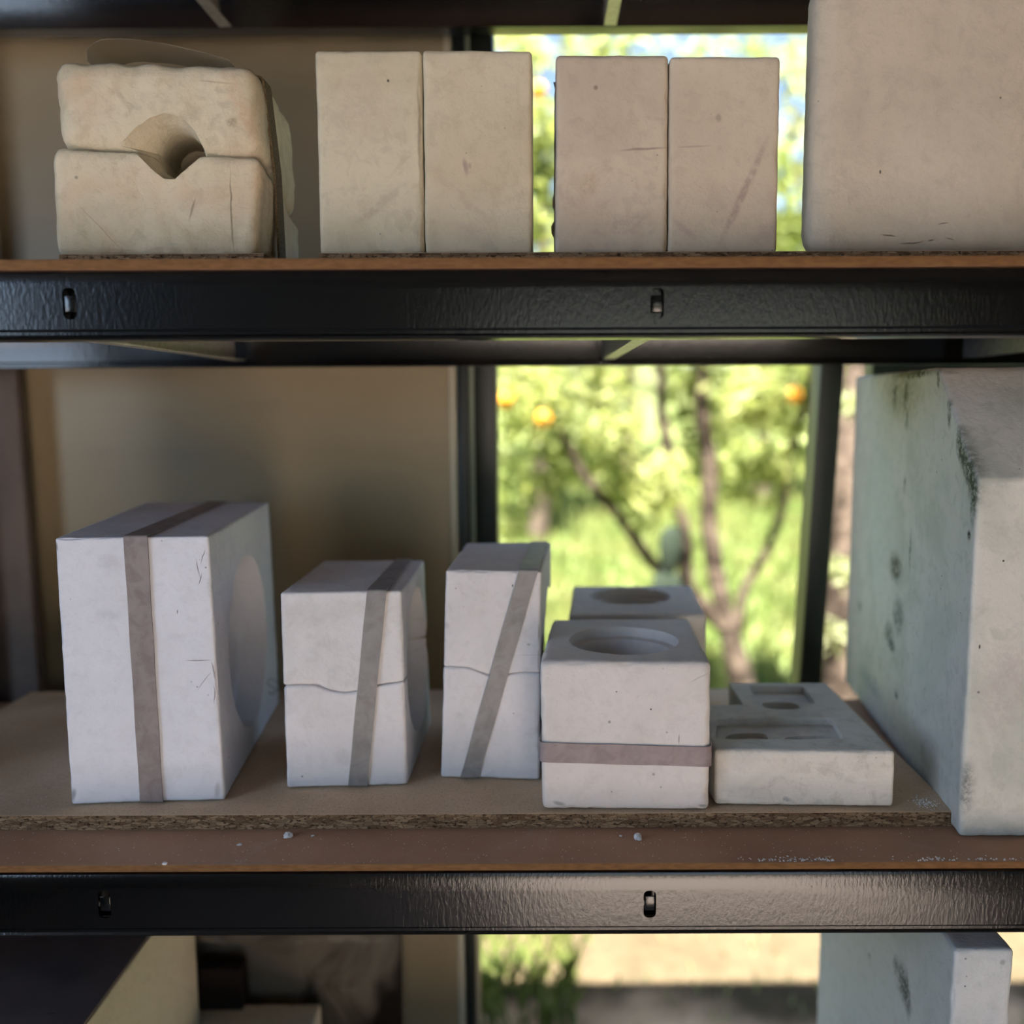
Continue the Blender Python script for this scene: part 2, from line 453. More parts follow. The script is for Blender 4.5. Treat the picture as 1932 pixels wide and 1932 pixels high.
def leafmat(name, a, b, tr, tw=.5):
    m = Mat(name, .5, .3)
    c = m.mix(m.ramp(m.noise(2.3, 2), .35, .65), a, b)
    m.color(c)
    t = m.n('ShaderNodeBsdfTranslucent'); m.l(m.mix(m.ramp(m.noise(3.1, 2), .35, .65), tr, tuple(x * .7 for x in tr[:3]) + (1,)), t.inputs[0])
    mx = m.n('ShaderNodeMixShader'); mx.inputs[0].default_value = tw
    m.l(m.bsdf.outputs[0], mx.inputs[1]); m.l(t.outputs[0], mx.inputs[2]); m.l(mx.outputs[0], m.out.inputs[0])
    return m.m
MAT['leaf'] = leafmat('citrus_leaf', (.20, .26, .075, 1), (.32, .34, .13, 1), (.44, .50, .14, 1))
MAT['leaf2'] = leafmat('pale_leaf', (.22, .27, .12, 1), (.32, .33, .20, 1), (.40, .43, .20, 1))
MAT['grass'] = leafmat('grass_blade', (.11, .16, .04, 1), (.17, .185, .06, 1), (.19, .24, .06, 1), .35)
MAT['cactus'] = simple('grey_green_pad', (.026, .036, .026, 1), (.018, .026, .018, 1), 10, .95, .05)

# ------------------------------------------------------------------ levels of the shelving (from the photograph's sight lines)
MIDX = 966
HB_U = PY(MIDX, 485, 0).z            # top of the upper hardboard shelf
HB_UB = PY(MIDX, 506, 0).z
BM_UT, BM_UB = PY(MIDX, 507, 0).z, PY(MIDX, 638, 0).z
HB_L = PY(MIDX, 1631, 0).z
HB_LB = PY(MIDX, 1645, 0).z
BM_LT, BM_LB = PY(MIDX, 1646, 0).z, PY(MIDX, 1765, 0).z
REAR = 0.455                          # back face of the rear beams
CHIP_T = .0165
CH_U = HB_U + CHIP_T
CHF = PZ(MIDX, 1563, HB_L).y          # front of the lower chipboard
CH_L = HB_L + (PY(MIDX, 1535, CHF).z - HB_L)
BM_TB = PY(MIDX, 68, REAR).z          # bottom of the top shelf's rear beam
BM_TT = BM_TB + .06
HB_3 = 1.5 - .955                     # the shelf below the frame
WALL_Y = .54
XL, XR = -.80, 1.15
print('levels', HB_U, BM_UB, HB_L, BM_LB, CHF, CH_L, BM_TB)

# ------------------------------------------------------------------ the room
def struct(name, parts, mat, bevel=0):
    v, f = join_vf([box_vf(*p) for p in parts])
    o = mesh_obj(name, v, f, mat, None, loc=(parts[0][0], parts[0][2], parts[0][4]), smooth=False)
    if bevel: bevel_obj(o, bevel, 2)
    return tag(o, kind='structure')
RZ0, RZ1 = 0.0, 2.25
x_edge = PY(850, 900, WALL_Y).x
w_top = RZ1
struct('floor', [(-1.6, 2.2, -2.35, .70, -.12, 0.0)], MAT['floor'])
struct('ceiling', [(-1.65, 2.25, -2.5, .60, RZ1, RZ1 + .08)], MAT['roof'])
struct('wall_back', [(-1.6, x_edge, WALL_Y, WALL_Y + .09, 0, RZ1)], MAT['wall'])
struct('wall_left', [(-1.70, -1.6, -2.35, -1.9, 0, RZ1), (-1.70, -1.6, -.7, .63, 0, RZ1), (-1.70, -1.6, -1.9, -.7, 0, 1.2), (-1.70, -1.6, -1.9, -.7, 2.2, RZ1)], MAT['roomwall'])
struct('wall_right', [(2.2, 2.3, -2.35, .63, 0, RZ1)], MAT['roomwall'])
struct('wall_front', [(-1.6, -.15, -2.45, -2.35, 0, RZ1), (1.15, 2.2, -2.45, -2.35, 0, RZ1), (-.15, 1.15, -2.45, -2.35, 1.80, RZ1)], MAT['roomwall'])
# pale trim on the free edge of the wall panel
_m = Mat('pale_edge_trim', .5, .4); _m.color(rgb(205, 196, 168))
struct('trim_1', [(x_edge, x_edge + .010, WALL_Y - .004, WALL_Y + .094, 0, RZ1)], _m.m, .002)
sill_z0 = PY(MIDX, 1345, WALL_Y).z
# dark post beside the panel, full height
px0, px1 = PY(866, 900, WALL_Y).x, PY(886, 900, WALL_Y).x
struct('trim_2', [(px0, px1, WALL_Y - .002, WALL_Y + .10, 0, RZ1)], MAT['frame'], .002)
# window 1: jamb, mullion, head and sill of the big opening
_m = Mat('grey_green_bead', .5, .4); _m.color(rgb(150, 160, 138))
struct('trim_3', [(px1 + .0005, px1 + .0065, WALL_Y + .004, WALL_Y + .09, sill_z0, RZ1)], _m.m, .001)
jx0, jx1 = PY(895, 900, WALL_Y + .02).x, PY(938, 900, WALL_Y + .02).x
sill_z = PY(MIDX, 1345, WALL_Y).z
win = bpy.data.objects.new('window_1', None); C.objects.link(win); win.location = (jx0, WALL_Y + .02, sill_z); tag(win, kind='structure')
def wpart(name, box, bev=.003):
    v, f = box_vf(*box)
    o = mesh_obj(name, v, f, MAT['frame'], win, smooth=False); bevel_obj(o, bev, 2); return o
wpart('window_jamb', (jx0, jx1, WALL_Y + .02, WALL_Y + .08, sill_z - .02, RZ1 - .02))
wpart('window_sill', (jx0, 2.18, WALL_Y - .01, WALL_Y + .10, sill_z - .06, sill_z - .02))
wpart('window_head', (jx0, 2.18, WALL_Y + .02, WALL_Y + .08, RZ1 - .08, RZ1 - .02))
a0, a1 = PY(1550, 690, WALL_Y + .02), PY(1594, 690, WALL_Y + .02)
b0, b1 = PY(1508, 1285, WALL_Y + .02), PY(1550, 1285, WALL_Y + .02)
def lineat(a, b, z): t = (z - a.z) / (b.z - a.z); return a.x + (b.x - a.x) * t
zt, zb = RZ1 - .03, sill_z - .03
V = [(lineat(a0, b0, zb), WALL_Y + .02, zb), (lineat(a1, b1, zb), WALL_Y + .02, zb), (lineat(a1, b1, zb), WALL_Y + .07, zb), (lineat(a0, b0, zb), WALL_Y + .07, zb),
     (lineat(a0, b0, zt), WALL_Y + .02, zt), (lineat(a1, b1, zt), WALL_Y + .02, zt), (lineat(a1, b1, zt), WALL_Y + .07, zt), (lineat(a0, b0, zt), WALL_Y + .07, zt)]
wpart('window_rail', (PY(1650, 690, WALL_Y + .02).x, 2.18, WALL_Y + .025, WALL_Y + .065, PY(1700, 716, WALL_Y + .02).z, PY(1700, 650, WALL_Y + .02).z))
o = mesh_obj('window_mullion', V, box_vf(0, 1, 0, 1, 0, 1)[1], MAT['frame'], win, smooth=False); bevel_obj(o, .003, 2)

# ------------------------------------------------------------------ shelving unit
unit = thing('shelving_unit', (XL, 0, 0), 'black steel boltless shelving unit with slotted beams carrying plaster moulds', 'shelving')
def beam(zt, zb, slots=(), front=True):
    """sheet-steel beam: tall face, small lip on top, return flange below"""
    y0, s = (0.0, 1) if front else (REAR, -1)
    t = .0018
    prof = [(.022, zt), (.004, zt), (.0012, zt - .0012), (0.0, zt - .004), (0.0, zb + .0085), (.0015, zb + .0065), (.0015, zb + .004), (.0, zb + .0022), (.0008, zb + .0006), (.003, zb), (.030, zb)]
    inn = [(.022, zt - t), (.005, zt - t), (.0030, zt - .0030), (t, zt - .005), (t, zb + .0085), (.0033, zb + .0065), (.0033, zb + .004), (.0020, zb + .0030), (.0028, zb + .0022), (.0042, zb + t), (.030, zb + t)]
    n = len(prof); V, Fc = [], []
    for x in (XL + .02, XR - .02):
        V += [(x, y0 + s * p[0], p[1]) for p in prof] + [(x, y0 + s * p[0], p[1]) for p in inn]
    m2 = 2 * n
    for i in range(n - 1):
        Fc += [(i, i + 1, m2 + i + 1, m2 + i), (n + i, m2 + n + i, m2 + n + i + 1, n + i + 1), (i, n + i, n + i + 1, i + 1), (m2 + i, m2 + i + 1, m2 + n + i + 1, m2 + n + i)]
    Fc += [(0, m2, m2 + n, n), (n - 1, 2 * n - 1, m2 + 2 * n - 1, m2 + n - 1)]
    o = mesh_obj('front_beam' if front else 'rear_beam', V, Fc, MAT['steel'], unit)
    bm = bmesh.new(); bm.from_mesh(o.data); bmesh.ops.recalc_face_normals(bm, faces=bm.faces); bm.to_mesh(o.data); bm.free()
    for (cx, cz) in slots:
        hw, hh, r = .0056, .0128, .0045
        ring = []
        for (sx, sz, a0) in ((1, 1, 0), (-1, 1, 90), (-1, -1, 180), (1, -1, 270)):
            for k in range(5):
                an = math.radians(a0 + k * 22.5)
                ring.append((cx + sx * (hw - r) + r * math.cos(an), cz + sz * (hh - r) + r * math.sin(an)))
        k = len(ring)
        vv = [(p[0], -.003, p[1]) for p in ring] + [(p[0], .0030, p[1]) for p in ring]
        ff = [tuple(range(k)), tuple(range(2 * k - 1, k - 1, -1))] + [(i, k + i, k + (i + 1) % k, (i + 1) % k) for i in range(k)]
        cu = mesh_obj('cut', vv, ff, None, None, smooth=False)
        bm = bmesh.new(); bm.from_mesh(cu.data); bmesh.ops.recalc_face_normals(bm, faces=bm.faces); bm.to_mesh(cu.data); bm.free()
        boolean(o, cu)
        # the pocket behind the slot and the bent steel tab in its middle
        v, f = join_vf([box_vf(cx - .0085, cx + .0085, .010, .0115, cz - .016, cz + .016), box_vf(cx - .0085, cx - .007, .0018, .010, cz - .016, cz + .016), box_vf(cx + .007, cx + .0085, .0018, .010, cz - .016, cz + .016)])
        mesh_obj('slot_pocket', v, f, MAT['steel'], o, smooth=False)
        tb = mesh_obj('slot_tab', *box_vf(cx - .0046, cx + .0046, .0012, .0030, cz - .0068, cz + .0068), MAT['steel'], o, smooth=False)
        bevel_obj(tb, .0006, 2)
    return o
def slot(px, py): p = PY(px, py, 0); return (p.x, p.z)
beam(BM_UT, BM_UB, (slot(131, 573), slot(1240, 572)))
beam(BM_LT, BM_LB, (slot(197, 1707), slot(1226, 1706)))
beam(BM_TT, BM_TB)
beam(HB_3 - .004, HB_3 - .064)
REAR_UB = PY(MIDX, 692, REAR).z
beam(REAR_UB + .07, REAR_UB, front=False)
beam(BM_LT, BM_LB + .004, front=False)
beam(BM_TT, BM_TB, front=False)
beam(HB_3 - .004, HB_3 - .064, front=False)
for zt, zl in ((HB_UB - .0005, BM_UB), (HB_LB - .0005, BM_LB), (BM_TT - .0005, BM_TB), (HB_3 - .0045, HB_3 - .064)):
    for x in (-.385, .088, .55):
        v, f = join_vf([box_vf(x - .0075, x + .0075, .031, REAR - .031, zl + .0005, zl + .002), box_vf(x - .0075, x - .0060, .031, REAR - .031, zl + .002, zt), box_vf(x - .0075, x + .0075, .031, REAR - .031, zt - .0015, zt)])
        mesh_obj('cross_support', v, f, MAT['bar'], unit, smooth=False)
for x in (XL, XR - .035):
    for y, s in ((-.002, 1), (REAR + .002, -1)):
        v, f = join_vf([box_vf(x, x + .035, min(y, y + s * .002), max(y, y + s * .002), 0, 2.12), box_vf(x, x + .002, min(y, y + s * .035), max(y, y + s * .035), 0, 2.12)])
        mesh_obj('upright_post', v, f, MAT['steel'], unit, smooth=False)

# ------------------------------------------------------------------ shelf boards
def board(name, box, mat, label, cat='board', bev=.0008, edge=None):
    v, f = box_vf(*box)
    o = mesh_obj(name, v, f, mat, None, loc=(box[0], box[2], box[4]), smooth=False)
    bevel_obj(o, bev, 2)
    if edge is not None:
        o.data.materials.append(edge)
        for p in o.data.polygons:
            if p.normal.y < -.8: p.material_index = 1
    return tag(o, label, cat)
board('hardboard_shelf', (XL + .04, XR - .04, .0015, REAR - .003, HB_UB + .0003, HB_U), MAT['hard'], 'thin brown hardboard shelf panel on the upper black beam', 'shelf panel', edge=MAT['hard_edge'])
board('hardboard_shelf', (XL + .04, XR - .04, .0015, REAR - .003, HB_LB + .0003, HB_L), MAT['hard'], 'wide brown dusty hardboard panel under the strapped moulds, white flecks on it', 'shelf panel', edge=MAT['hard_edge'])
board('hardboard_shelf', (XL + .04, XR - .04, .0015, REAR - .003, BM_TT + .0005, BM_TT + .010), MAT['hard'], 'shelf panel on the topmost beams, seen only as black underside', 'shelf panel', edge=MAT['hard_edge'])
board('hardboard_shelf', (XL + .04, XR - .04, .0015, REAR - .003, HB_3 - .0035, HB_3), MAT['hard'], 'shelf panel lowest in the unit, under the bottom row of moulds', 'shelf panel', edge=MAT['hard_edge'])
def chip_board(box, label):
    root = thing('chipboard', (box[0], box[2], box[4]), label, 'board')
    x0, x1, y0, y1, z0, z1 = box
    mesh_obj('board_core', *box_vf(x0 + .0008, x1 - .0008, y0 + .0012, y1, z0, z1 - .0002), MAT['chip_edge'], root, smooth=False)
    mesh_obj('board_face', *box_vf(x0, x1, y0, y1, z1 - .0004, z1), MAT['chip'], root, smooth=False)
    # sawn front edge: torn flakes standing proud
    nx, nz = max(2, int((x1 - x0) / .0022)), 10
    gx, gz = np.meshgrid(np.linspace(x0, x1, nx), np.linspace(z0 + .0002, z1 - .0006, nz), indexing='ij')
    P = np.stack([gx.ravel(), np.full(gx.size, y0), gz.ravel()], 1)
    Q = P * np.array([.35, 1, 1])
    d = np.clip(vnoise(Q, 620, 3) - .30, 0, 1) * .0016 + (vnoise(P, 25, 8) - .5) * .0008
    P[:, 1] += d - .0006
    idx = np.arange(nx * nz).reshape(nx, nz)
    Fc = np.stack([idx[:-1, :-1].ravel(), idx[1:, :-1].ravel(), idx[1:, 1:].ravel(), idx[:-1, 1:].ravel()], 1)
    mesh_obj('sawn_edge', P, Fc, MAT['chip_edge'], root, angle=80)
    return root
cl = PZ(60, 1305, CH_L)
chip_r = PY(1803, 1545, CHF).x
chip_board((cl.x, chip_r, CHF, cl.y, HB_L + .0002, CH_L), 'sawn chipboard sheet under the strapped white moulds')
CHUF = .082
u1, u2 = PY(112, 483, CHUF).x, PY(498, 483, CHUF).x
u3 = PY(601, 481, CHUF).x
chip_board((u1, u2, CHUF, .40, HB_U + .0002, CH_U), 'short chipboard offcut under the mould with the round hole')
chip_board((u3, XR - .06, CHUF, .40, HB_U + .0002, CH_U), 'long chipboard strip under the upper row of plain blocks')

# ------------------------------------------------------------------ plaster palette
PW = rgb(226, 221, 214); PS = rgb(202, 193, 182)
WARM1, WARM1S = rgb(212, 202, 176), rgb(192, 180, 152)
def L2(p, base): return tuple(Vector(p) - Vector(base))
DARK = (.03, .028, .022, 1)

# ---- upper shelf, first mould: two halves with a pouring hole, webbing strap
Y1 = .088
base = PY(300, 484, Y1); base.z = CH_U
m1 = thing('plaster_mould', base, 'worn two-piece plaster mould with a round pouring hole, upper shelf far left', 'mould')
rearY = Y1 + .150
def B(px, py): return PY(px, py, Y1)
def K(px, py): return PY(px, py, rearY)
zb_ = CH_U + .0003
def atz(p, z): q = Vector(p); q.z = z; return q
mat_m1 = plaster('plaster_mould_worn', WARM1, WARM1S, .8, .35, bump=.75, warm=rgb(205, 176, 150), seed=1.3, tool=.5,
    marks=[(L2(B(410, 155), base), (.025, .02, .0012), .1, 'Y', rgb(150, 132, 108), .5, .0), (L2(B(437, 230), base), (.007, .02, .006), 0, 'Y', rgb(140, 124, 100), .6, .004),
           (L2(B(437, 400), base), (.0012, .02, .05), 0, 'Y', rgb(120, 104, 84), .7, .004), (L2(B(363, 395), base), (.0016, .02, .014), .35, 'Y', rgb(130, 112, 90), .6, .002),
           (L2(B(210, 285), base), (.03, .02, .0010), 0, 'Y', rgb(110, 96, 76), .7, .002), (L2(B(450, 190), base), (.012, .03, .05), -.35, 'Y', rgb(196, 160, 130), .45, .01),
           (L2(B(145, 335), base), (.0022, .02, .0022), 0, 'Y', DARK, .5, .001), (L2(B(190, 430), base), (.0010, .02, .04), -.75, 'Y', rgb(160, 138, 112), .5, .003)])
low = hexa(atz(B(104, 487), zb_), atz(B(484, 487), zb_), B(98, 274), B(492, 291), (atz(K(170, 490), zb_), atz(K(568, 490), zb_), K(160, 385), K(566, 432)))
hi = hexa(B(112, 271), B(494, 288), B(97, 106), B(484, 117), (K(160, 382), K(564, 428), K(170, 215), K(554, 222)))
o_low = rblock('lower_half', low, mat_m1, m1, r=.0090, rough=.0020, chip=.004, seed=4)
o_hi = rblock('upper_half', hi, mat_m1, m1, r=.0180, rough=.0024, chip=.003, seed=7)
ring0 = [(205, 271), (235, 258), (258, 241), (282, 222), (312, 213), (345, 221), (368, 246), (380, 270), (396, 288), (378, 296), (350, 322), (330, 339), (310, 338), (285, 318), (258, 292), (228, 278)]
def section(k, Y):
    out = []
    for i, (a, b) in enumerate(ring0):
        an = math.atan2(b - 285, a - 318)
        e = (338 + 44 * math.cos(an), 290 + 46 * math.sin(an))
        p = PY(a * (1 - k) + e[0] * k, b * (1 - k) + e[1] * k, Y1)
        dd = max(0, Y - Y1)
        out.append((p.x - dd * .24, Y, p.z + dd * .13))
    return out
secs = [section(-.25, Y1 - .02), section(-.08, Y1 - .003), section(.15, Y1 + .004), section(.45, Y1 + .010), section(.75, Y1 + .018), section(.95, Y1 + .030), section(1.05, Y1 + .060), section(1.1, Y1 + .135)]
def loft(secs):
    n = len(secs[0]); V = [p for s in secs for p in s]; Fc = []
    for j in range(len(secs) - 1):
        for i in range(n): Fc.append((j * n + i, j * n + (i + 1) % n, (j + 1) * n + (i + 1) % n, (j + 1) * n + i))
    Fc += [tuple(range(n))[::-1], tuple((len(secs) - 1) * n + i for i in range(n))]
    o = mesh_obj('cut', V, Fc, None, None, smooth=False)
    bm = bmesh.new(); bm.from_mesh(o.data); bmesh.ops.triangulate(bm, faces=[f for f in bm.faces if len(f.verts) > 4]); bmesh.ops.recalc_face_normals(bm, faces=bm.faces); bm.to_mesh(o.data); bm.free()
    return o
boolean(o_low, loft(secs)); boolean(o_hi, loft(secs))
# webbing running down the right flank, over the top as a loose arch, down the left flank
ys = Y1 + .036
def flank(t, z): return ys + .020 * t
rx_t, rx_b = PY(500, 150, ys), PY(528, 485, ys + .02)
lx_t = PY(112, 120, ys); lx_b = PY(112, 480, ys + .02)
web = [Vector((rx_b.x + .003, rx_b.y, CH_U + .002)), Vector((PY(520, 330, ys + .012).x + .003, ys + .012, PY(520, 330, ys + .012).z)), Vector((rx_t.x + .002, ys, rx_t.z)), PY(470, 150, ys)]
ribbon('flank_strap', web, [(0, 1, 0)] * 4, .022, .0022, MAT['webbing'], m1, closed=False, corner=.006)
ya = ys - .028
arch = [PY(px, py, ya) + Vector((0, .028, 0)) for px, py in ((430, 112), (395, 101), (350, 90), (300, 80), (262, 75), (222, 72), (192, 74), (172, 82), (162, 96), (164, 116))]
ribbon('loose_band_arch', arch, [(0, 1, 0)] * len(arch), .056, .0008, MAT['latex'], m1, closed=False, corner=.012)

# ---- upper shelf: two pairs of plain blocks
def plain_block(px, label, seed, depth, Y, mat, lean=0):
    (tl, tr, br, bl) = px
    a, b, c, d = PY(*bl, Y), PY(*br, Y), PY(*tl, Y), PY(*tr, Y)
    a.z = b.z = CH_U + .0003
    o = rblock('plaster_mould_half', hexa(a, b, c, d, Vector((lean, depth, 0))), mat, None, r=.0042, rough=.0006, chip=.003, seed=seed)
    return tag(o, label, 'mould', 'plain mould halves standing in pairs on the upper shelf')
Y2 = .092
def ob(px): q = [PY(*p, Y2) for p in px]; return (min(v.x for v in q), Y2, CH_U)
q1 = ((593, 94), (795, 94), (800, 486), (604, 486)); b1_ = ob(q1)
q2 = ((797, 93), (1004, 94), (1005, 486), (802, 486)); b2_ = ob(q2)
q3 = ((1049, 103), (1262, 102), (1258, 486), (1048, 486)); b3_ = ob(q3)
q4 = ((1264, 106), (1473, 105), (1466, 485), (1260, 485)); b4_ = ob(q4)
def mk(b, *rows): return [(L2(PY(px, py, Y2), b), rad, an, 'Y', col, st, ds) for (px, py, rad, an, col, st, ds) in rows]
GR = rgb(150, 136, 120); MV = rgb(158, 140, 132)
plain_block(q1, 'plain pale block with a black pinhole, leftmost of the four flat-faced upper blocks', 11, .088, Y2, plaster('plaster_block_a', rgb(208, 200, 176), rgb(192, 182, 156), .7, .5, seed=2.1,
    marks=mk(b1_, (733, 152, (.0018, .02, .002), 0, DARK, .95, 0), (680, 200, (.04, .02, .05), .3, rgb(188, 174, 154), .5, .02), (720, 385, (.04, .02, .006), -.65, rgb(172, 160, 142), .55, .01), (792, 250, (.002, .02, .07), 0, GR, .6, .004))))
plain_block(q2, 'plain pale block with a mauve scuff, right beside the block with the black pinhole', 12, .088, Y2, plaster('plaster_block_b', rgb(206, 196, 172), rgb(192, 180, 154), .6, .3, seed=3.4,
    marks=mk(b2_, (879, 314, (.0034, .02, .010), -.2, rgb(158, 138, 130), .75, .002), (887, 312, (.002, .02, .004), 0, rgb(158, 138, 130), .6, .001), (860, 360, (.06, .02, .006), .72, rgb(184, 168, 148), .5, .01), (900, 440, (.03, .02, .012), .2, rgb(188, 168, 156), .4, .01))))
plain_block(q3, 'plain greyish pink block with a small round spot, rough left edge, before the bright window', 13, .095, Y2, plaster('plaster_block_c', rgb(204, 192, 172), rgb(188, 173, 156), .7, .5, seed=5.9,
    marks=mk(b3_, (1125, 165, (.003, .02, .003), 0, rgb(132, 116, 94), .8, .001), (1215, 281, (.030, .02, .0016), -.05, rgb(140, 122, 112), .7, .002), (1110, 350, (.012, .02, .02), .3, rgb(176, 150, 126), .5, .01), (1190, 420, (.035, .02, .012), -.2, rgb(168, 150, 142), .5, .012))))
plain_block(q4, 'plain greyish pink block with a long diagonal stain across its lower right corner', 14, .095, Y2, plaster('plaster_block_d', rgb(204, 192, 172), rgb(190, 176, 158), .5, .4, seed=8.2,
    marks=mk(b4_, (1405, 360, (.0052, .02, .068), .42, rgb(160, 140, 132), .7, .004), (1418, 333, (.003, .02, .003), 0, rgb(196, 184, 170), .8, .001), (1357, 221, (.004, .02, .005), 0, rgb(150, 134, 118), .6, .002), (1310, 276, (.02, .02, .0012), -.04, rgb(150, 132, 122), .5, .001), (1290, 430, (.02, .02, .004), .7, rgb(172, 154, 146), .5, .006), (1440, 440, (.02, .02, .012), -.6, rgb(180, 162, 152), .5, .006))))
# ragged plaster flash on the left rear edge of the third block
xf = PY(1045, 300, Y2 + .09)
V, Fc = [], []
rng = np.random.RandomState(5)
for i in range(28):
    z = CH_U + .001 + i * .0066
    w = .0022 + .0022 * rng.rand() + (.003 if i in (5, 6, 9, 10) else 0)
    V += [(xf.x + .008, Y2 + .088, z), (xf.x + .004 - w, Y2 + .090, z), (xf.x + .004 - w, Y2 + .093, z), (xf.x + .008, Y2 + .095, z)]
for i in range(27):
    for k in range(4): Fc.append((i * 4 + k, i * 4 + (k + 1) % 4, i * 4 + 4 + (k + 1) % 4, i * 4 + 4 + k))
Fc += [(3, 2, 1, 0), tuple(27 * 4 + k for k in range(4))]
third = [o for o in C.objects if o.name.startswith('plaster_mould_half')][2]
mesh_obj('ragged_flash', V, Fc, third.data.materials[0], third)

# ---- upper shelf: tall slab cut by the right frame edge
Y3 = .095
a, b = PY(1517, 478, Y3), PY(2080, 470, Y3); a.z = b.z = CH_U + .0003
c, d = PY(1534, -70, Y3), PY(2080, -70, Y3)
mk3 = [(L2(PY(px, py, Y3), (a.x, Y3, CH_U)), rad, an, 'Y', col, st, ds) for (px, py, rad, an, col, st, ds) in
       [(1652, 324, (.0014, .02, .0026), 0, DARK, .95, 0), (1770, 421, (.007, .02, .0008), -.1, rgb(80, 66, 52), .85, .002), (1670, 443, (.010, .02, .0010), .12, rgb(70, 58, 46), .85, .003), (1715, 455, (.016, .02, .0012), -.05, rgb(70, 58, 46), .8, .004),
        (1750, 452, (.004, .02, .0012), -.2, rgb(70, 58, 46), .8, .002), (1785, 450, (.006, .02, .0008), .2, rgb(70, 58, 46), .7, .002), (1879, 184, (.0012, .02, .0016), 0, DARK, .8, 0), (1780, 330, (.09, .02, .10), 0, rgb(206, 198, 186), .35, .03)]]
o = rblock('plaster_slab', hexa(a, b, c, d, Vector((.012, .062, 0))), plaster('plaster_slab_grey', rgb(200, 190, 172), rgb(182, 172, 156), .55, .3, seed=4.7, marks=mk3), None, r=.022, rough=.0007, chip=.002, seed=21)
tag(o, 'tall smooth plaster slab with rounded edge, cut by the right edge of the upper shelf', 'slab')

# ------------------------------------------------------------------ middle shelf: strapped moulds
WHITE, WHITE_S = rgb(228, 226, 226), rgb(208, 204, 200)
def front_block(bl, br, tl, tr, Z):
    """front face from its bottom corners on the level Z and its upper corner pixels, as one upright plane"""
    A, Bq = PZ(*bl, Z), PZ(*br, Z)
    nrm = (Bq - A).cross(Vector((0, 0, 1))).normalized()
    Cq, D = PP(*tl, A, nrm), PP(*tr, A, nrm)
    zt = (Cq.z + D.z) / 2
    return A, Bq, Cq, D, nrm
def oncyl(c, axis, rad, depth, nseg=72, inner=None, lip=None):
    """lathe cutter: circle cut of given radius and depth along axis from point c"""
    axis = axis.normalized(); a = axis.orthogonal().normalized(); b = axis.cross(a)
    rows = [(-.02, rad)] if inner is None else [(-.02, rad)]
    rows += inner or [(depth, rad)]
    V, Fc = [], []
    for (t, r) in rows:
        for k in range(nseg):
            an = 2 * math.pi * k / nseg
            V.append(c + axis * t + (a * math.cos(an) + b * math.sin(an)) * r)
    for j in range(len(rows) - 1):
        for k in range(nseg): Fc.append((j * nseg + k, j * nseg + (k + 1) % nseg, (j + 1) * nseg + (k + 1) % nseg, (j + 1) * nseg + k))
    Fc += [tuple(range(nseg))[::-1], tuple((len(rows) - 1) * nseg + k for k in range(nseg))]
    o = mesh_obj('cut', [tuple(v) for v in V], Fc, None, None, smooth=False)
    bm = bmesh.new(); bm.from_mesh(o.data); bmesh.ops.recalc_face_normals(bm, faces=bm.faces); bm.to_mesh(o.data); bm.free()
    return o
ZC = CH_L + .0012

# ---- A: tall mould, far left, round recess in its right flank
A, Bq, Cq, D, nA = front_block((135, 1518), (424, 1509), (103, 1016), (393, 1011), ZC)
back = Vector((.006, 0, 0)) + (Vector((0, 0, 1)).cross((Bq - A).normalized()) * -1)
bkR = PZ(527, 1326, ZC); bkRt = PP(508, 966, bkR, Vector((0, 1, 0)))
bkL = bkR + (A - Bq); bkLt = bkRt + (Cq - D)
bkLt = PP(276, 969, bkR, Vector((0, 1, 0)))
zA = (Cq.z + D.z) / 2
for q in (bkLt, bkRt): q.z = zA
Cq.z = D.z = zA
bkL.z = bkR.z = ZC
base = (A + Bq) / 2; base.z = ZC
mA = thing('plaster_mould', base, 'tallest white strapped mould with a big round recess in its side', 'mould')
def fA(px, py): return L2(PP(px, py, A, nA), base)
Yv = .01
mat_A = plaster('plaster_mould_tall', rgb(226, 227, 234), rgb(214, 214, 218), .35, .7, bump=.55, tool=.4, seed=6.6, marks=[
    (fA(382, 1050), (.0007, Yv, .010), .4, 'Y', rgb(90, 88, 92), .8, .006), (fA(372, 1072), (.0007, Yv, .012), -.2, 'Y', rgb(90, 88, 92), .8, .006), (fA(378, 1093), (.0008, Yv, .008), .3, 'Y', rgb(96, 92, 96), .8, .004),
    (fA(375, 1246), (.016, Yv, .0007), 0, 'Y', rgb(110, 106, 108), .8, .001), (fA(402, 1265), (.0008, Yv, .012), -.1, 'Y', rgb(110, 104, 104), .8, .004), (fA(404, 1310), (.0008, Yv, .012), 0, 'Y', rgb(120, 112, 110), .8, .004),
    (fA(385, 1285), (.0007, Yv, .014), .65, 'Y', rgb(150, 148, 150), .8, .002), (fA(400, 1115), (.006, Yv, .015), -.2, 'Y', rgb(186, 190, 188), .8, .004),
    (fA(210, 1060), (.018, Yv, .012), .1, 'Y', rgb(196, 196, 202), .5, .01), (fA(205, 1160), (.018, Yv, .009), 0, 'Y', rgb(196, 196, 202), .5, .01), (fA(105, 1030), (.003, Yv, .006), 0, 'Y', rgb(120, 116, 108), .8, .004),
    (fA(137, 1500), (.004, Yv, .010), .2, 'Y', rgb(140, 138, 136), .7, .004), (fA(112, 1215), (.0012, Yv, .010), 0, 'Y', rgb(120, 116, 114), .8, .002), (fA(335, 1154), (.0007, Yv, .003), .1, 'Y', rgb(90, 86, 86), .8, .001), (fA(410, 1490), (.004, Yv, .012), .2, 'Y', rgb(170, 168, 170), .6, .004)])
oA = rblock('mould_body', hexa(A, Bq, Cq, D, (bkL, bkR, bkLt, bkRt)), mat_A, mA, r=.0024, rough=.0006, chip=.0035, seed=31)
flank_n = (bkR - Bq).cross(D - Bq).normalized()
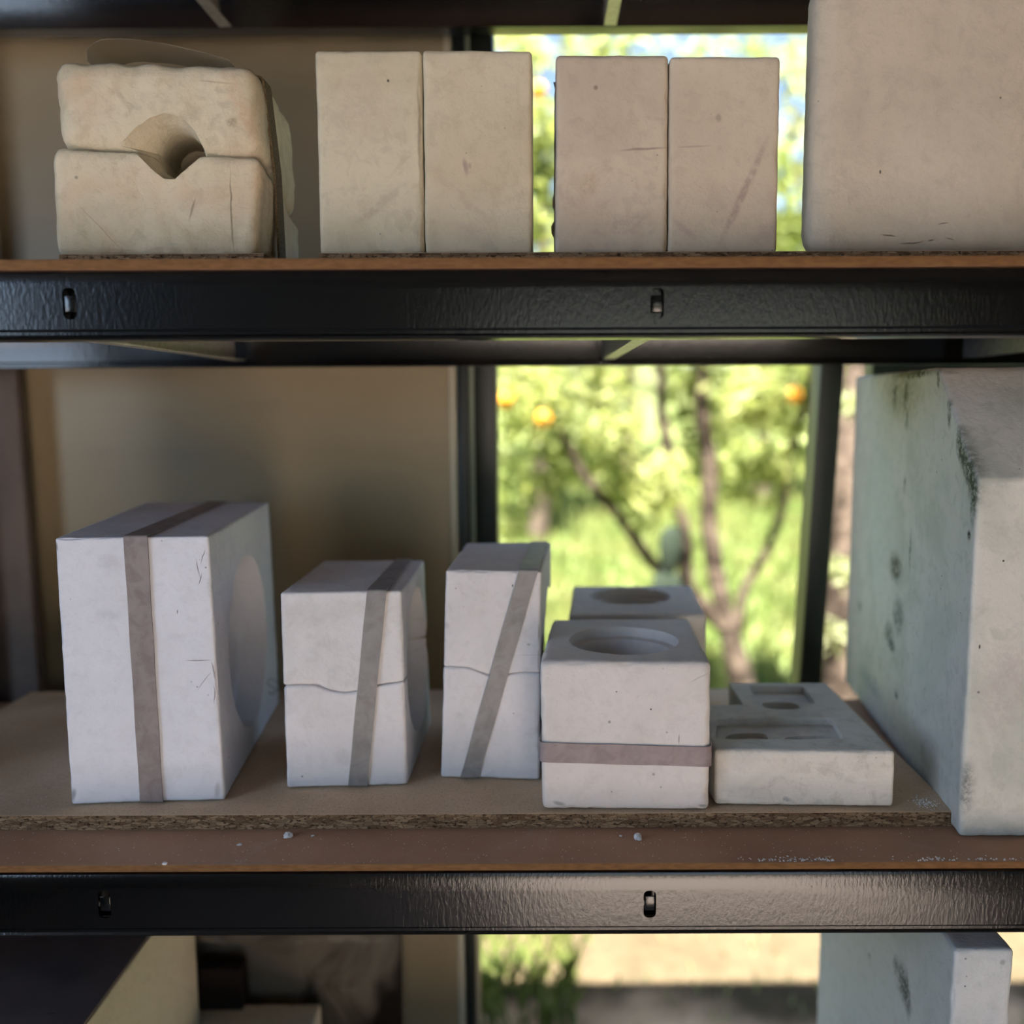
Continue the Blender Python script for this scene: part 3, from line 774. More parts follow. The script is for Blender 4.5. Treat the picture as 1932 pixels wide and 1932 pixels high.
if flank_n.x < 0: flank_n = -flank_n
e1, e2, e3, e4 = [PP(*p, Bq, flank_n) for p in ((427, 1205), (506, 1205), (470, 1042), (470, 1379))]
cA = (e1 + e2) / 2; cA.z = (e3.z + e4.z) / 2
rA = (e3.z - e4.z) / 2
rA2 = (e1 - e2).length / 2
print('A radius', rA, rA2, 'dims', (Bq - A).length, zA - ZC, (bkR - Bq).length)
rA_ = min(rA, (bkR - Bq).length * .475)
boolean(oA, oncyl(cA, -flank_n, rA_, .03, inner=[(.006, rA_), (.030, rA_ * .99), (.034, rA_ * .94), (.070, rA_ * .93), (.100, rA_ * .82), (.112, rA_ * .5)]))
def loop_strap(body, A, nF, top_px, bot_px, topback_px, Z, zt, backY_t, width, mat, name='strap'):
    ft, fb = PP(*top_px, A, nF), PP(*bot_px, A, nF)
    ft.z = zt
    fb.z = Z + .0003
    tb = PZ(*topback_px, zt)
    o_ = .0017
    out = (CAM - ft).dot(nF); nf = nF if out > 0 else -nF
    tdir = (tb - ft).normalized()
    k = (backY_t - ft.y) / tdir.y
    bt = ft + tdir * k
    bb = bt.copy(); bb.z = Z - .0004; bb.x += fb.x - ft.x
    pts = [fb + nf * o_ + Vector((0, 0, -.0005)), ft + nf * o_ + Vector((0, 0, o_)), bt + Vector((0, o_, o_)), bb + Vector((0, o_, 0))]
    slope = (ft - fb).normalized(); wdir = slope.cross(nf).normalized()
    if wdir.x < 0: wdir = -wdir
    wtop = tdir.cross(Vector((0, 0, 1))).normalized()
    if wtop.x < 0: wtop = -wtop
    X = Vector((1, 0, 0))
    return ribbon(name, pts, [X, X, X, X], width, .0014, mat, body, closed=True, corner=.0026)
loop_strap(mA, A, nA, (256, 1011), (287, 1518), (366, 967), ZC, zA, bkR.y, .0225, MAT['strap'])
# a hair-thin thread clinging to the rear of the flank
th = [PP(px, py, Bq + flank_n * .001, flank_n) for px, py in ((524, 1288), (514, 1281), (507, 1283), (505, 1290), (513, 1296), (521, 1301), (515, 1309), (507, 1306))]
t_o = tube('thread', th, [.0004] * len(th), MAT['webbing'], None, 5)
tag(t_o, 'thin dark thread curled on the side of the tallest mould', 'thread')

# ---- B: two-piece mould with a wavy seam and strap
def two_piece(px, seam, topback, botback, Z, label, matU, matL, mbase=None, seed=40, r=.003, splay=0.0):
    A, Bq, Cq, D, n = front_block(px['bl'], px['br'], px['tl'], px['tr'], Z)
    zt = (Cq.z + D.z) / 2; Cq.z = D.z = zt
    br = PZ(*topback[1], zt); bl_ = PZ(*topback[0], zt)
    bl_.y = br.y = (br.y + bl_.y) / 2
    base = (A + Bq) / 2; base.z = Z
    root = thing('plaster_mould', base, label, 'mould')
    sl, sr = PP(*seam[0], A, n), PP(*seam[-1], A, n)
    zs = (sl.z + sr.z) / 2
    dirb = (br - D); dirb.z = 0
    bbr = PZ(*botback, Z) if botback else Bq + dirb
    bbr.y = br.y
    bbl = A + (bl_ - Cq); bbl.z = Z; bbl.y = br.y
    mid = lambda lo, hi_: lo.lerp(hi_, (zs - Z) / (zt - Z))
    SL, SR, SBL, SBR = mid(A, Cq), mid(Bq, D), mid(bbl, bl_), mid(bbr, br)
    us, dz = [], []
    for p in seam:
        q = PP(*p, A, n); us.append((q - SL).dot((SR - SL).normalized()) / (SR - SL).length); dz.append(q.z - zs)
    def wl(U):
        return U, np.interp(U[:, 0], us, dz) * np.clip(U[:, 2], 0, 1)
    def wu(U):
        return U, np.interp(U[:, 0], us, dz) * np.clip(1 - U[:, 2], 0, 1)
    g = Vector((0, 0, .0002))
    lo = rblock('lower_half', hexa(A, Bq, SL - g, SR - g, (bbl, bbr, SBL - g, SBR - g)), matL(base, A, n), root, r=r, rough=.0005, chip=.0026, seed=seed, warp=wl)
    up = rblock('upper_half', hexa(SL + g, SR + g, Cq, D, (SBL + g, SBR + g, bl_, br)), matU(base, A, n), root, r=r, rough=.0005, chip=.0026, seed=seed + 3, warp=wu)
    return dict(root=root, A=A, B=Bq, n=n, zt=zt, back=br.y, lo=lo, up=up, D=D, br=br, bbr=bbr)
def marker(rows):
    def f(base, A, n, name, c1, c2, amt, pin, seed):
        return plaster(name, c1, c2, amt, pin, seed=seed, marks=[(L2(PP(px, py, A, n), base), rad, an, 'Y', col, st, ds) for (px, py, rad, an, col, st, ds) in rows])
    return f
fU = lambda b, A, n: marker([(690, 1190, (.03, .01, .03), 0, rgb(226, 224, 226), .6, .02), (580, 1160, (.03, .01, .02), .4, rgb(206, 204, 204), .6, .02)])(b, A, n, 'plaster_mould_wavy_upper', rgb(224, 222, 222), rgb(208, 206, 204), .6, .25, 1.1)
fL = lambda b, A, n: marker([(570, 1465, (.0015, .01, .0015), 0, rgb(90, 84, 80), .8, 0), (650, 1430, (.012, .01, .012), 0, rgb(204, 202, 204), .5, .01)])(b, A, n, 'plaster_mould_wavy_lower', rgb(226, 224, 226), rgb(212, 208, 208), .4, .25, 2.7)
mb = two_piece(dict(bl=(541, 1487), br=(769, 1480), tl=(528, 1121), tr=(757, 1112)), [(530, 1294), (592, 1293), (625, 1304), (650, 1308), (674, 1305), (712, 1294), (768, 1285)], ((606, 1061), (803, 1053)), (812, 1368), ZC,
    'squat two-piece white mould with a wavy seam and steep grey strap', fU, fL, seed=40)
print('B', mb['zt'] - ZC, (mb['B'] - mb['A']).length, mb['back'] - mb['A'].y)
def flank_hole(m, px4, tilt, rows, objs):
    n_ = (m['bbr'] - m['B']).cross(m['D'] - m['B']).normalized()
    if n_.x < 0: n_ = -n_
    e = [PP(*p, m['B'], n_) for p in px4]
    c = (e[0] + e[1]) / 2; c.z = (e[2].z + e[3].z) / 2
    r = min((e[2].z - e[3].z) / 2, .46 * (m['bbr'] - m['B']).length)
    print('hole', r, (e[2].z - e[3].z) / 2, (m['bbr'] - m['B']).length)
    for o in objs: boolean(o, oncyl(c, -n_, r, .03, inner=[(t, r * k) for t, k in rows]))
flank_hole(mb, ((771, 1240), (806, 1240), (790, 1104), (790, 1380)), 0, [(.004, 1.0), (.022, .98), (.026, .93), (.060, .90), (.078, .72), (.084, .4)], (mb['lo'], mb['up']))
loop_strap(mb['root'], mb['A'], mb['n'], (711, 1113), (675, 1486), (763, 1056), ZC, mb['zt'], mb['back'], .0195, MAT['strap_grey'])

# ---- C: tall two-piece mould with diagonal strap
fU = lambda b, A, n: marker([(967, 1105, (.0012, .01, .0022), 0, rgb(70, 66, 62), .9, 0), (860, 1110, (.001, .01, .001), 0, rgb(90, 86, 80), .8, 0), (998, 1216, (.003, .01, .002), 0, rgb(150, 150, 150), .7, .001), (845, 1180, (.004, .01, .006), 0, rgb(190, 188, 186), .6, .004), (1000, 1236, (.02, .01, .0005), 0, rgb(180, 178, 176), .7, .001)])(b, A, n, 'plaster_mould_diagonal_upper', rgb(222, 218, 218), rgb(206, 203, 200), .5, .15, 3.3)
fL = lambda b, A, n: marker([(868, 1350, (.008, .01, .005), .4, rgb(196, 194, 192), .6, .004), (969, 1346, (.001, .01, .001), 0, rgb(90, 86, 80), .8, 0)])(b, A, n, 'plaster_mould_diagonal_lower', rgb(222, 218, 218), rgb(208, 205, 202), .4, .15, 4.1)
mc = two_piece(dict(bl=(832, 1466), br=(1017, 1471), tl=(841, 1074), tr=(1021, 1080)), [(835, 1258), (882, 1260), (900, 1266), (922, 1275), (960, 1273), (985, 1269), (1019, 1270)], ((881, 1022), (1040, 1026)), None, ZC,
    'tall narrow two-piece white mould with a strap crossing it diagonally', fU, fL, seed=50, r=.0026)
print('C', mc['zt'] - ZC, (mc['B'] - mc['A']).length, mc['back'] - mc['A'].y)
flank_hole(mc, ((1028, 1240), (1039, 1240), (1033, 1112), (1033, 1370)), 0, [(.004, 1.0), (.022, .98), (.026, .93), (.060, .90), (.078, .72), (.084, .4)], (mc['lo'], mc['up']))
loop_strap(mc['root'], mc['A'], mc['n'], (998, 1079), (886, 1469), (1016, 1028), ZC, mc['zt'], mc['back'], .0195, MAT['strap_grey'])

# ---- D and E: cube moulds with a round hole on top
def cube_mould(px, topback, Z, label, mat, hole, rows, seed, r=.005, bottom_y=None):
    if bottom_y is None:
        A, Bq, Cq, D, n = front_block(px['bl'], px['br'], px['tl'], px['tr'], Z)
    else:
        n = Vector((0, -1, 0)); Cq, D = PY(*px['tl'], bottom_y), PY(*px['tr'], bottom_y)
        A, Bq = Cq.copy(), D.copy(); A.z = Bq.z = Z
    zt = (Cq.z + D.z) / 2; Cq.z = D.z = zt
    bl_, br = PZ(*topback[0], zt), PZ(*topback[1], zt)
    bl_.y = br.y = (bl_.y + br.y) / 2
    bbl = A + (bl_ - Cq); bbr = Bq + (br - D); bbl.z = bbr.z = Z
    base = (A + Bq) / 2; base.z = Z
    root = thing('plaster_mould', base, label, 'mould')
    o = rblock('mould_body', hexa(A, Bq, Cq, D, (bbl, bbr, bl_, br)), mat(base, A, n), root, r=r, rough=.0008, chip=.004, seed=seed)
    hx, hy, rx, ry = hole
    c = PZ(hx, hy, zt); e = PZ(hx + rx, hy, zt); f1, f2 = PZ(hx, hy - ry, zt), PZ(hx, hy + ry, zt)
    rad = (e - c).length; c.y = (f1.y + f2.y) / 2
    print(label[:12], 'w', (Bq - A).length, 'h', zt - Z, 'd', br.y - A.y, 'hole', rad, (f1.y - f2.y) / 2)
    boolean(o, oncyl(c + Vector((0, 0, .0005)), Vector((0, 0, -1)), rad, .03, inner=[(t, rad * k) for t, k in rows]))
    return dict(root=root, A=A, B=Bq, D=D, zt=zt, back=br.y, bl=bbl, br=bbr, n=n, Ct=Cq, btl=bl_, btr=br)
fD = lambda b, A, n: marker([(1163, 1305, (.0010, .01, .0010), 0, DARK, .9, 0), (1228, 1338, (.0013, .01, .0013), 0, DARK, .9, 0), (1150, 1362, (.002, .01, .002), 0, rgb(120, 116, 112), .7, .001), (1258, 1382, (.0012, .01, .0012), 0, rgb(120, 116, 112), .7, 0),
    (1154, 1494, (.001, .01, .001), 0, rgb(90, 86, 84), .8, 0), (1233, 1461, (.002, .01, .002), 0, rgb(140, 136, 132), .7, 0), (1247, 1485, (.0012, .01, .0012), 0, rgb(120, 116, 112), .7, 0), (1281, 1395, (.0008, .01, .007), 0, rgb(130, 126, 122), .8, .001), (1055, 1515, (.009, .01, .003), .3, rgb(150, 146, 140), .7, .004), (1320, 1278, (.016, .01, .001), -.5, rgb(186, 182, 178), .7, .002), (1325, 1520, (.006, .01, .002), .1, rgb(140, 136, 130), .7, .003)])(b, A, n, 'plaster_cube_near', rgb(222, 216, 212), rgb(206, 200, 194), .4, .2, 5.2)
md = cube_mould(dict(bl=(1023, 1527), br=(1338, 1530), tl=(1018, 1246), tr=(1342, 1252)), ((1042, 1166), (1302, 1168)), ZC, 'cube-shaped mould with a round hole on top and a flat mauve band round it', fD, (1177, 1209, 104, 27), [(.011, .99), (.0125, .86), (.03, .84), (.035, .4)], 61, r=.0055)
# band around the cube
zl, zr = PP(1020, 1418, md['A'], md['n']).z, PP(1340, 1427, md['A'], md['n']).z
def at_h(b_, t_, z): k = (z - b_.z) / (t_.z - b_.z); q = b_.lerp(t_, k); return q
o_ = .0010
c1, c2 = at_h(md['A'], md['Ct'], zl), at_h(md['B'], md['D'], zr)
c3, c4 = at_h(md['br'], md['btr'], zr), at_h(md['bl'], md['btl'], zl)
ribbon('strap', [c1 + Vector((-o_, -o_, 0)), c2 + Vector((o_, -o_, 0)), c3 + Vector((o_, o_, 0)), c4 + Vector((-o_, o_, 0))], [(0, 0, 1)] * 4, .0195, .0013, MAT['strap_mauve'], md['root'], closed=True, corner=.006)
fE = lambda b, A, n: marker([])(b, A, n, 'plaster_cube_far', rgb(216, 208, 196), rgb(200, 192, 180), .4, .1, 6.8)
me_ = cube_mould(dict(tl=(1073, 1160), tr=(1333, 1161)), ((1082, 1104), (1305, 1106)), ZC, 'cube-shaped mould with a round hole, farther back behind the banded one', fE, (1189, 1125, 76, 16), [(.011, .99), (.0125, .86), (.03, .84), (.035, .4)], 62, r=.004, bottom_y=md['back'] + .030)

# ---- F: low slab with two hollows, notch cut from its far left corner
A, Bq, Cq, D, nF = front_block((1349, 1519), (1686, 1523), (1350, 1412), (1690, 1420), ZC)
zt = (Cq.z + D.z) / 2; Cq.z = D.z = zt
br = PZ(1560, 1287, zt); bl_ = PZ(1262, 1285, zt); bl_.y = br.y
bbr, bbl = br.copy(), bl_.copy(); bbr.z = bbl.z = ZC
base = (A + Bq) / 2; base.z = ZC
print('F', (Bq - A).length, zt - ZC, br.y - A.y)
matF = plaster('plaster_slab_worn', rgb(216, 212, 204), rgb(192, 188, 180), .8, .5, bump=.7, seed=9.1, tool=.8, marks=[
    (L2(PP(1375, 1455, A, nF), base), (.013, .012, .028), .1, 'Y', rgb(200, 172, 138), .7, .010), (L2(PP(1500, 1465, A, nF), base), (.02, .012, .012), .1, 'Y', rgb(186, 178, 160), .6, .012), (L2(PP(1590, 1452, A, nF), base), (.03, .012, .012), .1, 'Y', rgb(222, 214, 212), .7, .012),
    (L2(PP(1560, 1490, A, nF), base), (.06, .012, .006), 0, 'Y', rgb(186, 184, 180), .6, .010), (L2(PP(1683, 1508, A, nF), base), (.006, .012, .004), .3, 'Y', rgb(110, 112, 116), .8, .004), (L2(PP(1496, 1505, A, nF), base), (.012, .012, .0012), 0, 'Y', rgb(130, 128, 124), .7, .004)])
oF = rblock('plaster_slab', hexa(A, Bq, Cq, D, (bbl, bbr, bl_, br)), matF, None, r=.0040, rough=.0007, chip=.0022, seed=71)
tag(oF, 'low plaster slab with two hollows in its top, beside the banded cube mould', 'slab')
def rect_cut(pts, z0, z1):
    n = len(pts); V = [(p.x, p.y, z0) for p in pts] + [(p.x, p.y, z1) for p in pts]
    Fc = [tuple(range(n))[::-1], tuple(range(n, 2 * n))] + [(i, (i + 1) % n, n + (i + 1) % n, n + i) for i in range(n)]
    o = mesh_obj('cut', V, Fc, None, None, smooth=False)
    bm = bmesh.new(); bm.from_mesh(o.data); bmesh.ops.recalc_face_normals(bm, faces=bm.faces); bm.to_mesh(o.data); bm.free()
    return o
def zpts(l, z): return [PZ(x, y, z) for x, y in l]
n1 = PZ(1402, 1330, zt); n2 = PZ(1374, 1285, zt)
boolean(oF, rect_cut([Vector((bl_.x - .03, n1.y, 0)), n1, Vector((n2.x, br.y + .03, 0)), Vector((bl_.x - .03, br.y + .03, 0))], ZC - .01, zt + .02))
def rounded(l, z, k=.3):
    P = zpts(l, z); out = []
    for i, p in enumerate(P):
        a, b = P[i - 1], P[(i + 1) % len(P)]
        A_, B_ = p.lerp(a, k), p.lerp(b, k)
        for t in (0, .25, .5, .75, 1): out.append(A_ * (1 - t) ** 2 + p * 2 * t * (1 - t) + B_ * t * t)
    return out
boolean(oF, rect_cut(rounded([(1412, 1294), (1516, 1295), (1541, 1328), (1432, 1328)], zt, .08), zt - .0085, zt + .02))
boolean(oF, rect_cut(rounded([(1430, 1311), (1504, 1311), (1520, 1338), (1440, 1338)], zt, .35), zt - .020, zt + .02))
boolean(oF, rect_cut(rounded([(1352, 1356), (1570, 1354), (1592, 1394), (1350, 1395)], zt, .06), zt - .0075, zt + .02))
boolean(oF, rect_cut(rounded([(1366, 1372), (1446, 1368), (1452, 1390), (1370, 1398)], zt, .4), zt - .0125, zt + .02))
boolean(oF, rect_cut(rounded([(1478, 1376), (1568, 1374), (1572, 1394), (1480, 1396)], zt, .35), zt - .0115, zt + .02))

# ---- G: big house-shaped block at the right, standing on the hardboard
ZG = HB_L + .0004
A = PZ(1809, 1580, ZG)
bkG = PZ(1594, 1268, CH_L); bkG.z = ZG
nG = (bkG - A).cross(Vector((0, 0, 1))).normalized()
FT, AP, BT = PP(1841, 905, A, nG), PP(1770, 697, A, nG), PP(1601, 711, A, nG)
zt = AP.z + .002
wx = Vector((.30, -.002, 0))
w0 = (FT.z - ZG) / (zt - ZG)
dep = Vector((bkG.x - A.x, bkG.y - A.y, 0))
v_ap = (Vector((AP.x - A.x, AP.y - A.y, 0))).length / dep.length
print('G depth', dep.length, 'h', zt - ZG, 'w0', w0, 'vap', v_ap)
base = A.copy()
def warpG(U):
    v0 = np.interp(U[:, 2], [0, w0, 1], [0, 0, v_ap])
    U = U.copy(); U[:, 1] = v0 + (1 - v0) * U[:, 1]
    return U, None
def g(px, py): return L2(PP(px, py, A, nG), base)
MOSS = rgb(62, 66, 44); MD = rgb(80, 92, 84)
frG = lambda px, py: L2(PY(px, py, A.y), base)
R3 = .012
GM = [
    (g(1688, 1068), (.02, .016, .016), 0, 'X', MOSS, .75, .010), (g(1694, 1160), (.02, .014, .020), 0, 'X', MD, .55, .014), (g(1676, 1195), (.02, .012, .014), 0, 'X', MD, .65, .010), (g(1682, 1218), (.02, .008, .006), 0, 'X', MD, .8, .006), (g(1622, 1143), (.02, .006, .008), 0, 'X', MOSS, .5, .006),
    (g(1722, 706), (.02, .055, .004), 0, 'X', rgb(60, 62, 40), .8, .006), (g(1700, 740), (.02, .05, .030), 0, 'X', rgb(140, 142, 100), .55, .02), (g(1688, 742), (.02, .005, .016), 0, 'X', MOSS, .6, .008), (g(1708, 745), (.02, .006, .016), 0, 'X', MOSS, .5, .006), (g(1710, 792), (.02, .004, .011), 0, 'X', rgb(110, 120, 92), .7, .002),
    *[(g(1766 + (1834 - 1766) * t_, 704 + (905 - 704) * t_ + 6), (.02, .0026 + .003 * t_, .010 + .010 * t_), +.30, 'X', MOSS, .7, .010) for t_ in (.03, .34, .62, .70, .80, .9, 1.0)], (g(1835, 940), (.02, .004, .022), 0, 'X', MOSS, .7, .004), (g(1706, 913), (.02, .002, .010), 0, 'X', MD, .8, .002), (g(1826, 1008), (.02, .003, .004), 0, 'X', DARK, .8, .002),
    (g(1716, 1040), (.02, .0016, .022), 0, 'X', MD, .7, .003), (g(1690, 1310), (.02, .004, .005), 0, 'X', MD, .7, .002), (g(1815, 1490), (.02, .004, .028), 0, 'X', rgb(64, 68, 74), .75, .004), (g(1640, 1285), (.02, .04, .012), 0, 'X', rgb(150, 160, 164), .6, .012), (g(1660, 960), (.02, .05, .10), 0, 'X', rgb(192, 202, 194), .5, .03),
    (frG(1893, 1057), (.0016, .02, .0014), 0, 'Y', DARK, .95, 0), (frG(1848, 1219), (.0014, .02, .0030), 0, 'Y', rgb(80, 76, 74), .8, 0), (frG(1846, 1305), (.002, .02, .0016), 0, 'Y', rgb(100, 96, 94), .8, 0), (frG(1895, 1300), (.03, .02, .06), .2, 'Y', rgb(190, 182, 178), .6, .02)]
GM = [(c_, (r_[0], r_[1] * 2.3, r_[2] * 1.5) if ax_ == 'X' else r_, an_, ax_, col_, min(1, st_ * 1.25), ds_) for (c_, r_, an_, ax_, col_, st_, ds_) in GM]
matG = plaster('plaster_house_block', rgb(212, 210, 203), rgb(186, 190, 180), .65, .9, bump=.4, seed=7.7, marks=GM)
oG = rblock('plaster_block', hexa(A, A + wx, Vector((A.x, A.y, zt)), Vector((A.x, A.y, zt)) + wx, dep), matG, None, r=.0050, rough=.0007, chip=.002, seed=81, warp=warpG)
tag(oG, 'large mossy plaster block with a sloping shoulder, right end of the middle shelf', 'block')

# ------------------------------------------------------------------ lowest row, cut by the bottom frame edge
Z3 = HB_3 + .0004
# tall narrow slab at the right
YH = .03
tl, tr = PY(1802, 1790, YH), PY(1914, 1794, YH)
hz = (tl.z + tr.z) / 2
A, Bq = tl.copy(), tr.copy(); A.z = Bq.z = Z3; tl.z = tr.z = hz
base = A.copy()
kx = .0
nH = Vector((1, 0, 0))
def gh(px, py): return L2(PP(px, py, A, nH), base)
matH = plaster('plaster_slab_streaked', rgb(208, 210, 210), rgb(188, 192, 192), .5, .4, seed=10.4, marks=[
    (gh(1703, 1850), (.02, .020, .030), .25, 'X', rgb(70, 76, 70), .85, .014), (gh(1712, 1880), (.02, .012, .03), .2, 'X', rgb(80, 86, 80), .8, .010), (gh(1690, 1820), (.02, .010, .016), 0, 'X', rgb(90, 96, 88), .7, .008), (gh(1640, 1802), (.02, .005, .004), 0, 'X', rgb(90, 96, 92), .7, .002), (gh(1535, 1925), (.02, .03, .012), 0, 'X', rgb(130, 140, 140), .6, .01),
    (L2(PY(1822, 1860, YH), base), (.0012, .02, .0012), 0, 'Y', DARK, .9, 0), (L2(PY(1823, 1808, YH), base), (.0016, .02, .0016), 0, 'Y', rgb(110, 108, 110), .8, 0), (L2(PY(1893, 1815, YH), base), (.004, .02, .004), .4, 'Y', rgb(130, 128, 132), .6, .003)])
oH = rblock('plaster_slab', hexa(A, Bq, tl, tr, Vector((.0, .40, 0))), matH, None, r=.004, rough=.0006, chip=.003, seed=91)
tag(oH, 'tall narrow slab standing edge-on with a sooty streak, bottom right of the lowest shelf', 'slab')
# big pale block under a dark board at the left
zK = 1.5 - .62
r1, r2 = PZ(160, 1932, zK), PZ(270, 1770, zK)
xk = (r1.x + r2.x) / 2
yb = (PY(371, 1840, .36)).y
a_, b_ = Vector((xk - .31, .02, Z3)), Vector((xk, .02, Z3))
oK = rblock('plaster_block', hexa(a_, b_, Vector((xk - .31, .02, zK - .006)), Vector((xk, .02, zK - .006)), Vector((0, .36, 0))), plaster('plaster_block_low', rgb(214, 204, 176), rgb(196, 186, 158), .4, .2, seed=3.9), None, r=.003, rough=.0004, chip=.002, seed=95)
tag(oK, 'big pale block under the dark board, bottom left corner', 'block')
mm = Mat('dark_speckled_board', .55, .3)
cc = mm.mix(mm.ramp(mm.noise(9, 4), .35, .7), rgb(92, 82, 80), rgb(72, 66, 68))
cc = mm.mix(mm.math('MULTIPLY', mm.ramp(mm.voro(150), .09, .04), mm.ramp(mm.noise(12, 2), .5, .62)), cc, rgb(180, 172, 168))
cc = mm.mix(mm.ramp(mm.noise(26, 3, .6, dist=1), .68, .74), cc, (.01, .01, .01, 1))
mm.color(cc); mm.bump(mm.noise(300, 2), .15, .0005)
board('dark_board', (xk - .315, xk + .001, .015, .385, zK - .0052, zK), mm.m, 'dark speckled board lying on the block in the bottom left corner')
# mould with a round hole, mostly below the frame
zL = 1.5 - .832
tl_b, tr_b = PZ(366, 1894, zL), PZ(611, 1894, zL)
yb = (tl_b.y + tr_b.y) / 2
a_, b_ = Vector((tl_b.x, .16, Z3)), Vector((tr_b.x - .004, .16, Z3))
base = Vector(((a_.x + b_.x) / 2, .16, Z3))
mL = thing('plaster_mould', base, 'pale mould with a round top hole, lowest shelf at the bottom frame edge', 'mould')
oL = rblock('mould_body', hexa(a_, b_, Vector((a_.x, .16, zL)), Vector((b_.x, .16, zL)), Vector((0, yb - .16, 0))), plaster('plaster_mould_low', rgb(206, 196, 170), rgb(188, 178, 150), .4, .2, seed=5.1), mL, r=.003, seed=97)
boolean(oL, oncyl(Vector(((a_.x + b_.x) / 2 + .012, (.16 + yb) / 2 + .01, zL)), Vector((0, 0, -1)), .062, .02, inner=[(.006, .062), (.008, .056), (.03, .055)]))
# mottled old board leaning behind
def mottled():
    m = Mat('mottled_cement_board', .85, .2)
    c = m.mix(m.ramp(m.noise(9, 4, .6, dist=.8), .38, .62), rgb(112, 104, 92), rgb(72, 66, 56))
    c = m.mix(m.ramp(m.noise(5.5, 3, .55, stretch=(1, 1, .6)), .60, .68), c, rgb(30, 24, 18))
    c = m.mix(m.math('MULTIPLY', m.ramp(m.noise(22, 3, .6, stretch=(.5, 1, 2)), .62, .72), .6), c, rgb(150, 140, 126))
    m.color(c); m.bump(m.noise(60, 4), .4, .003); return m.m
xa, xb = PY(362, 1850, .47).x, PY(762, 1850, .47).x
V = [(xa, .44, Z3 + .002), (xb, .44, Z3 + .002), (xb, .450, Z3 + .002), (xa, .450, Z3 + .002), (xa, .470, zK + .10), (xb, .470, zK + .10), (xb, .480, zK + .10), (xa, .480, zK + .10)]
o = mesh_obj('cement_board', V, box_vf(0, 1, 0, 1, 0, 1)[1], mottled(), None, loc=(xa, .44, Z3), smooth=False); bevel_obj(o, .0015, 2)
tag(o, 'mottled grey board with dark patches leaning behind the lowest shelf', 'board')
xa, xb = PY(374, 1850, .42).x, PY(462, 1850, .42).x
z_t = PY(400, 1816, .42).z
o = rblock('dark_box', hexa((xa, .405, Z3), (xb, .405, Z3), (xa, .405, z_t), (xb, .405, z_t), Vector((0, .03, 0))), simple('dark_brown_card', rgb(38, 28, 22), rgb(28, 20, 16), 20), None, r=.004, seed=99)
tag(o, 'small dark brown box in front of the mottled board', 'box')
# grey-brown strip added as the shadow band at far left, behind the middle shelf
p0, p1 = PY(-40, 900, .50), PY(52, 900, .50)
o = mesh_obj('shade_strip', *box_vf(p0.x, p1.x, .490, .510, 0.0, PY(0, 640, .50).z), MAT['gap'], None, loc=(p0.x, .49, 0), smooth=False); bevel_obj(o, .004, 3)
tag(o, 'grey-brown upright strip standing for a shadow at the left edge behind the middle shelf', 'shade_strip')

# ------------------------------------------------------------------ plaster crumbs
def crumb(px, py, w, h, label, seed, onz=None):
    z = onz or HB_L
    p = PZ(px, py, z); rnd = random.Random(seed)
    bm = bmesh.new(); bmesh.ops.create_icosphere(bm, subdivisions=2, radius=1)
    for v in bm.verts:
        k = .75 + .5 * rnd.random(); v.co = Vector((v.co.x * w * k, v.co.y * w * .8 * k, max(v.co.z, -.55) * h * k + .55 * h))
    me = bpy.data.meshes.new('plaster_crumb'); bm.to_mesh(me); bm.free(); me.materials.append(MAT['crumb']); me.shade_flat()
    o = bpy.data.objects.new('plaster_crumb', me); C.objects.link(o); o.location = (p.x, p.y, z + .0001)
    tag(o, label, 'crumb', 'plaster crumbs on the brown panel')
crumb(543, 1579, .0045, .0026, 'largest white plaster crumb on the brown panel, below the wavy-seam mould', 1)
crumb(1203, 1584, .0038, .0038, 'upright white plaster crumb on the brown panel, below the banded cube mould', 2)
crumb(311, 1631, .0022, .0014, 'small white crumb on the panel edge below the tallest mould', 3)
crumb(590, 1578, .0016, .0008, 'tiny flat crumb just right of the largest white crumb', 4)
crumb(1171, 1578, .0014, .0008, 'tiny crumb just left of the upright white crumb', 5)
crumb(452, 1594, .0026, .0006, 'thin tan flake on the brown panel below the tallest mould', 6)
# dust and grit: nobody could count it
rnd = random.Random(4)
V, Fc = [], []
def grit(p, s):
    n = len(V)
    for a in range(4): V.append((p[0] + s * math.cos(a * 1.57 + rnd.random()), p[1] + s * math.sin(a * 1.57 + rnd.random()), p[2]))
    V.append((p[0], p[1], p[2] + s * .8))
    for a in range(4): Fc.append((n + a, n + (a + 1) % 4, n + 4))
for i in range(420):
    grit((rnd.uniform(-.55, chip_r - .01), rnd.uniform(.004, CHF - .004), HB_L + .0001), rnd.uniform(.0002, .0006))
for i in range(260):
    grit((rnd.uniform(-.55, .40), rnd.uniform(CHF + .003, CHF + .05), CH_L + .0001), rnd.uniform(.0002, .0006))
for i in range(170):      # scraped white plaster smear on the panel edge
    c = rnd.choice(((1470, .02), (1500, .008), (1885, .025), (1560, .004), (1760, .012)))
    q = PY(c[0], 1634, .004)
    grit((q.x + rnd.gauss(0, c[1]), .003 + abs(rnd.gauss(0, .004)), HB_L + .0001), rnd.uniform(.0004, .0013))
for i in range(120):
    q = PZ(1745, 1515, CH_L); grit((q.x + rnd.gauss(0, .006), q.y + rnd.gauss(0, .006), CH_L + .0001), rnd.uniform(.0003, .0010))
o = mesh_obj('plaster_grit', V, Fc, MAT['crumb'], None, smooth=False, loc=(0, 0, HB_L))
tag(o, 'fine white plaster grit scattered over the boards of the middle shelf', 'grit', kind='stuff')

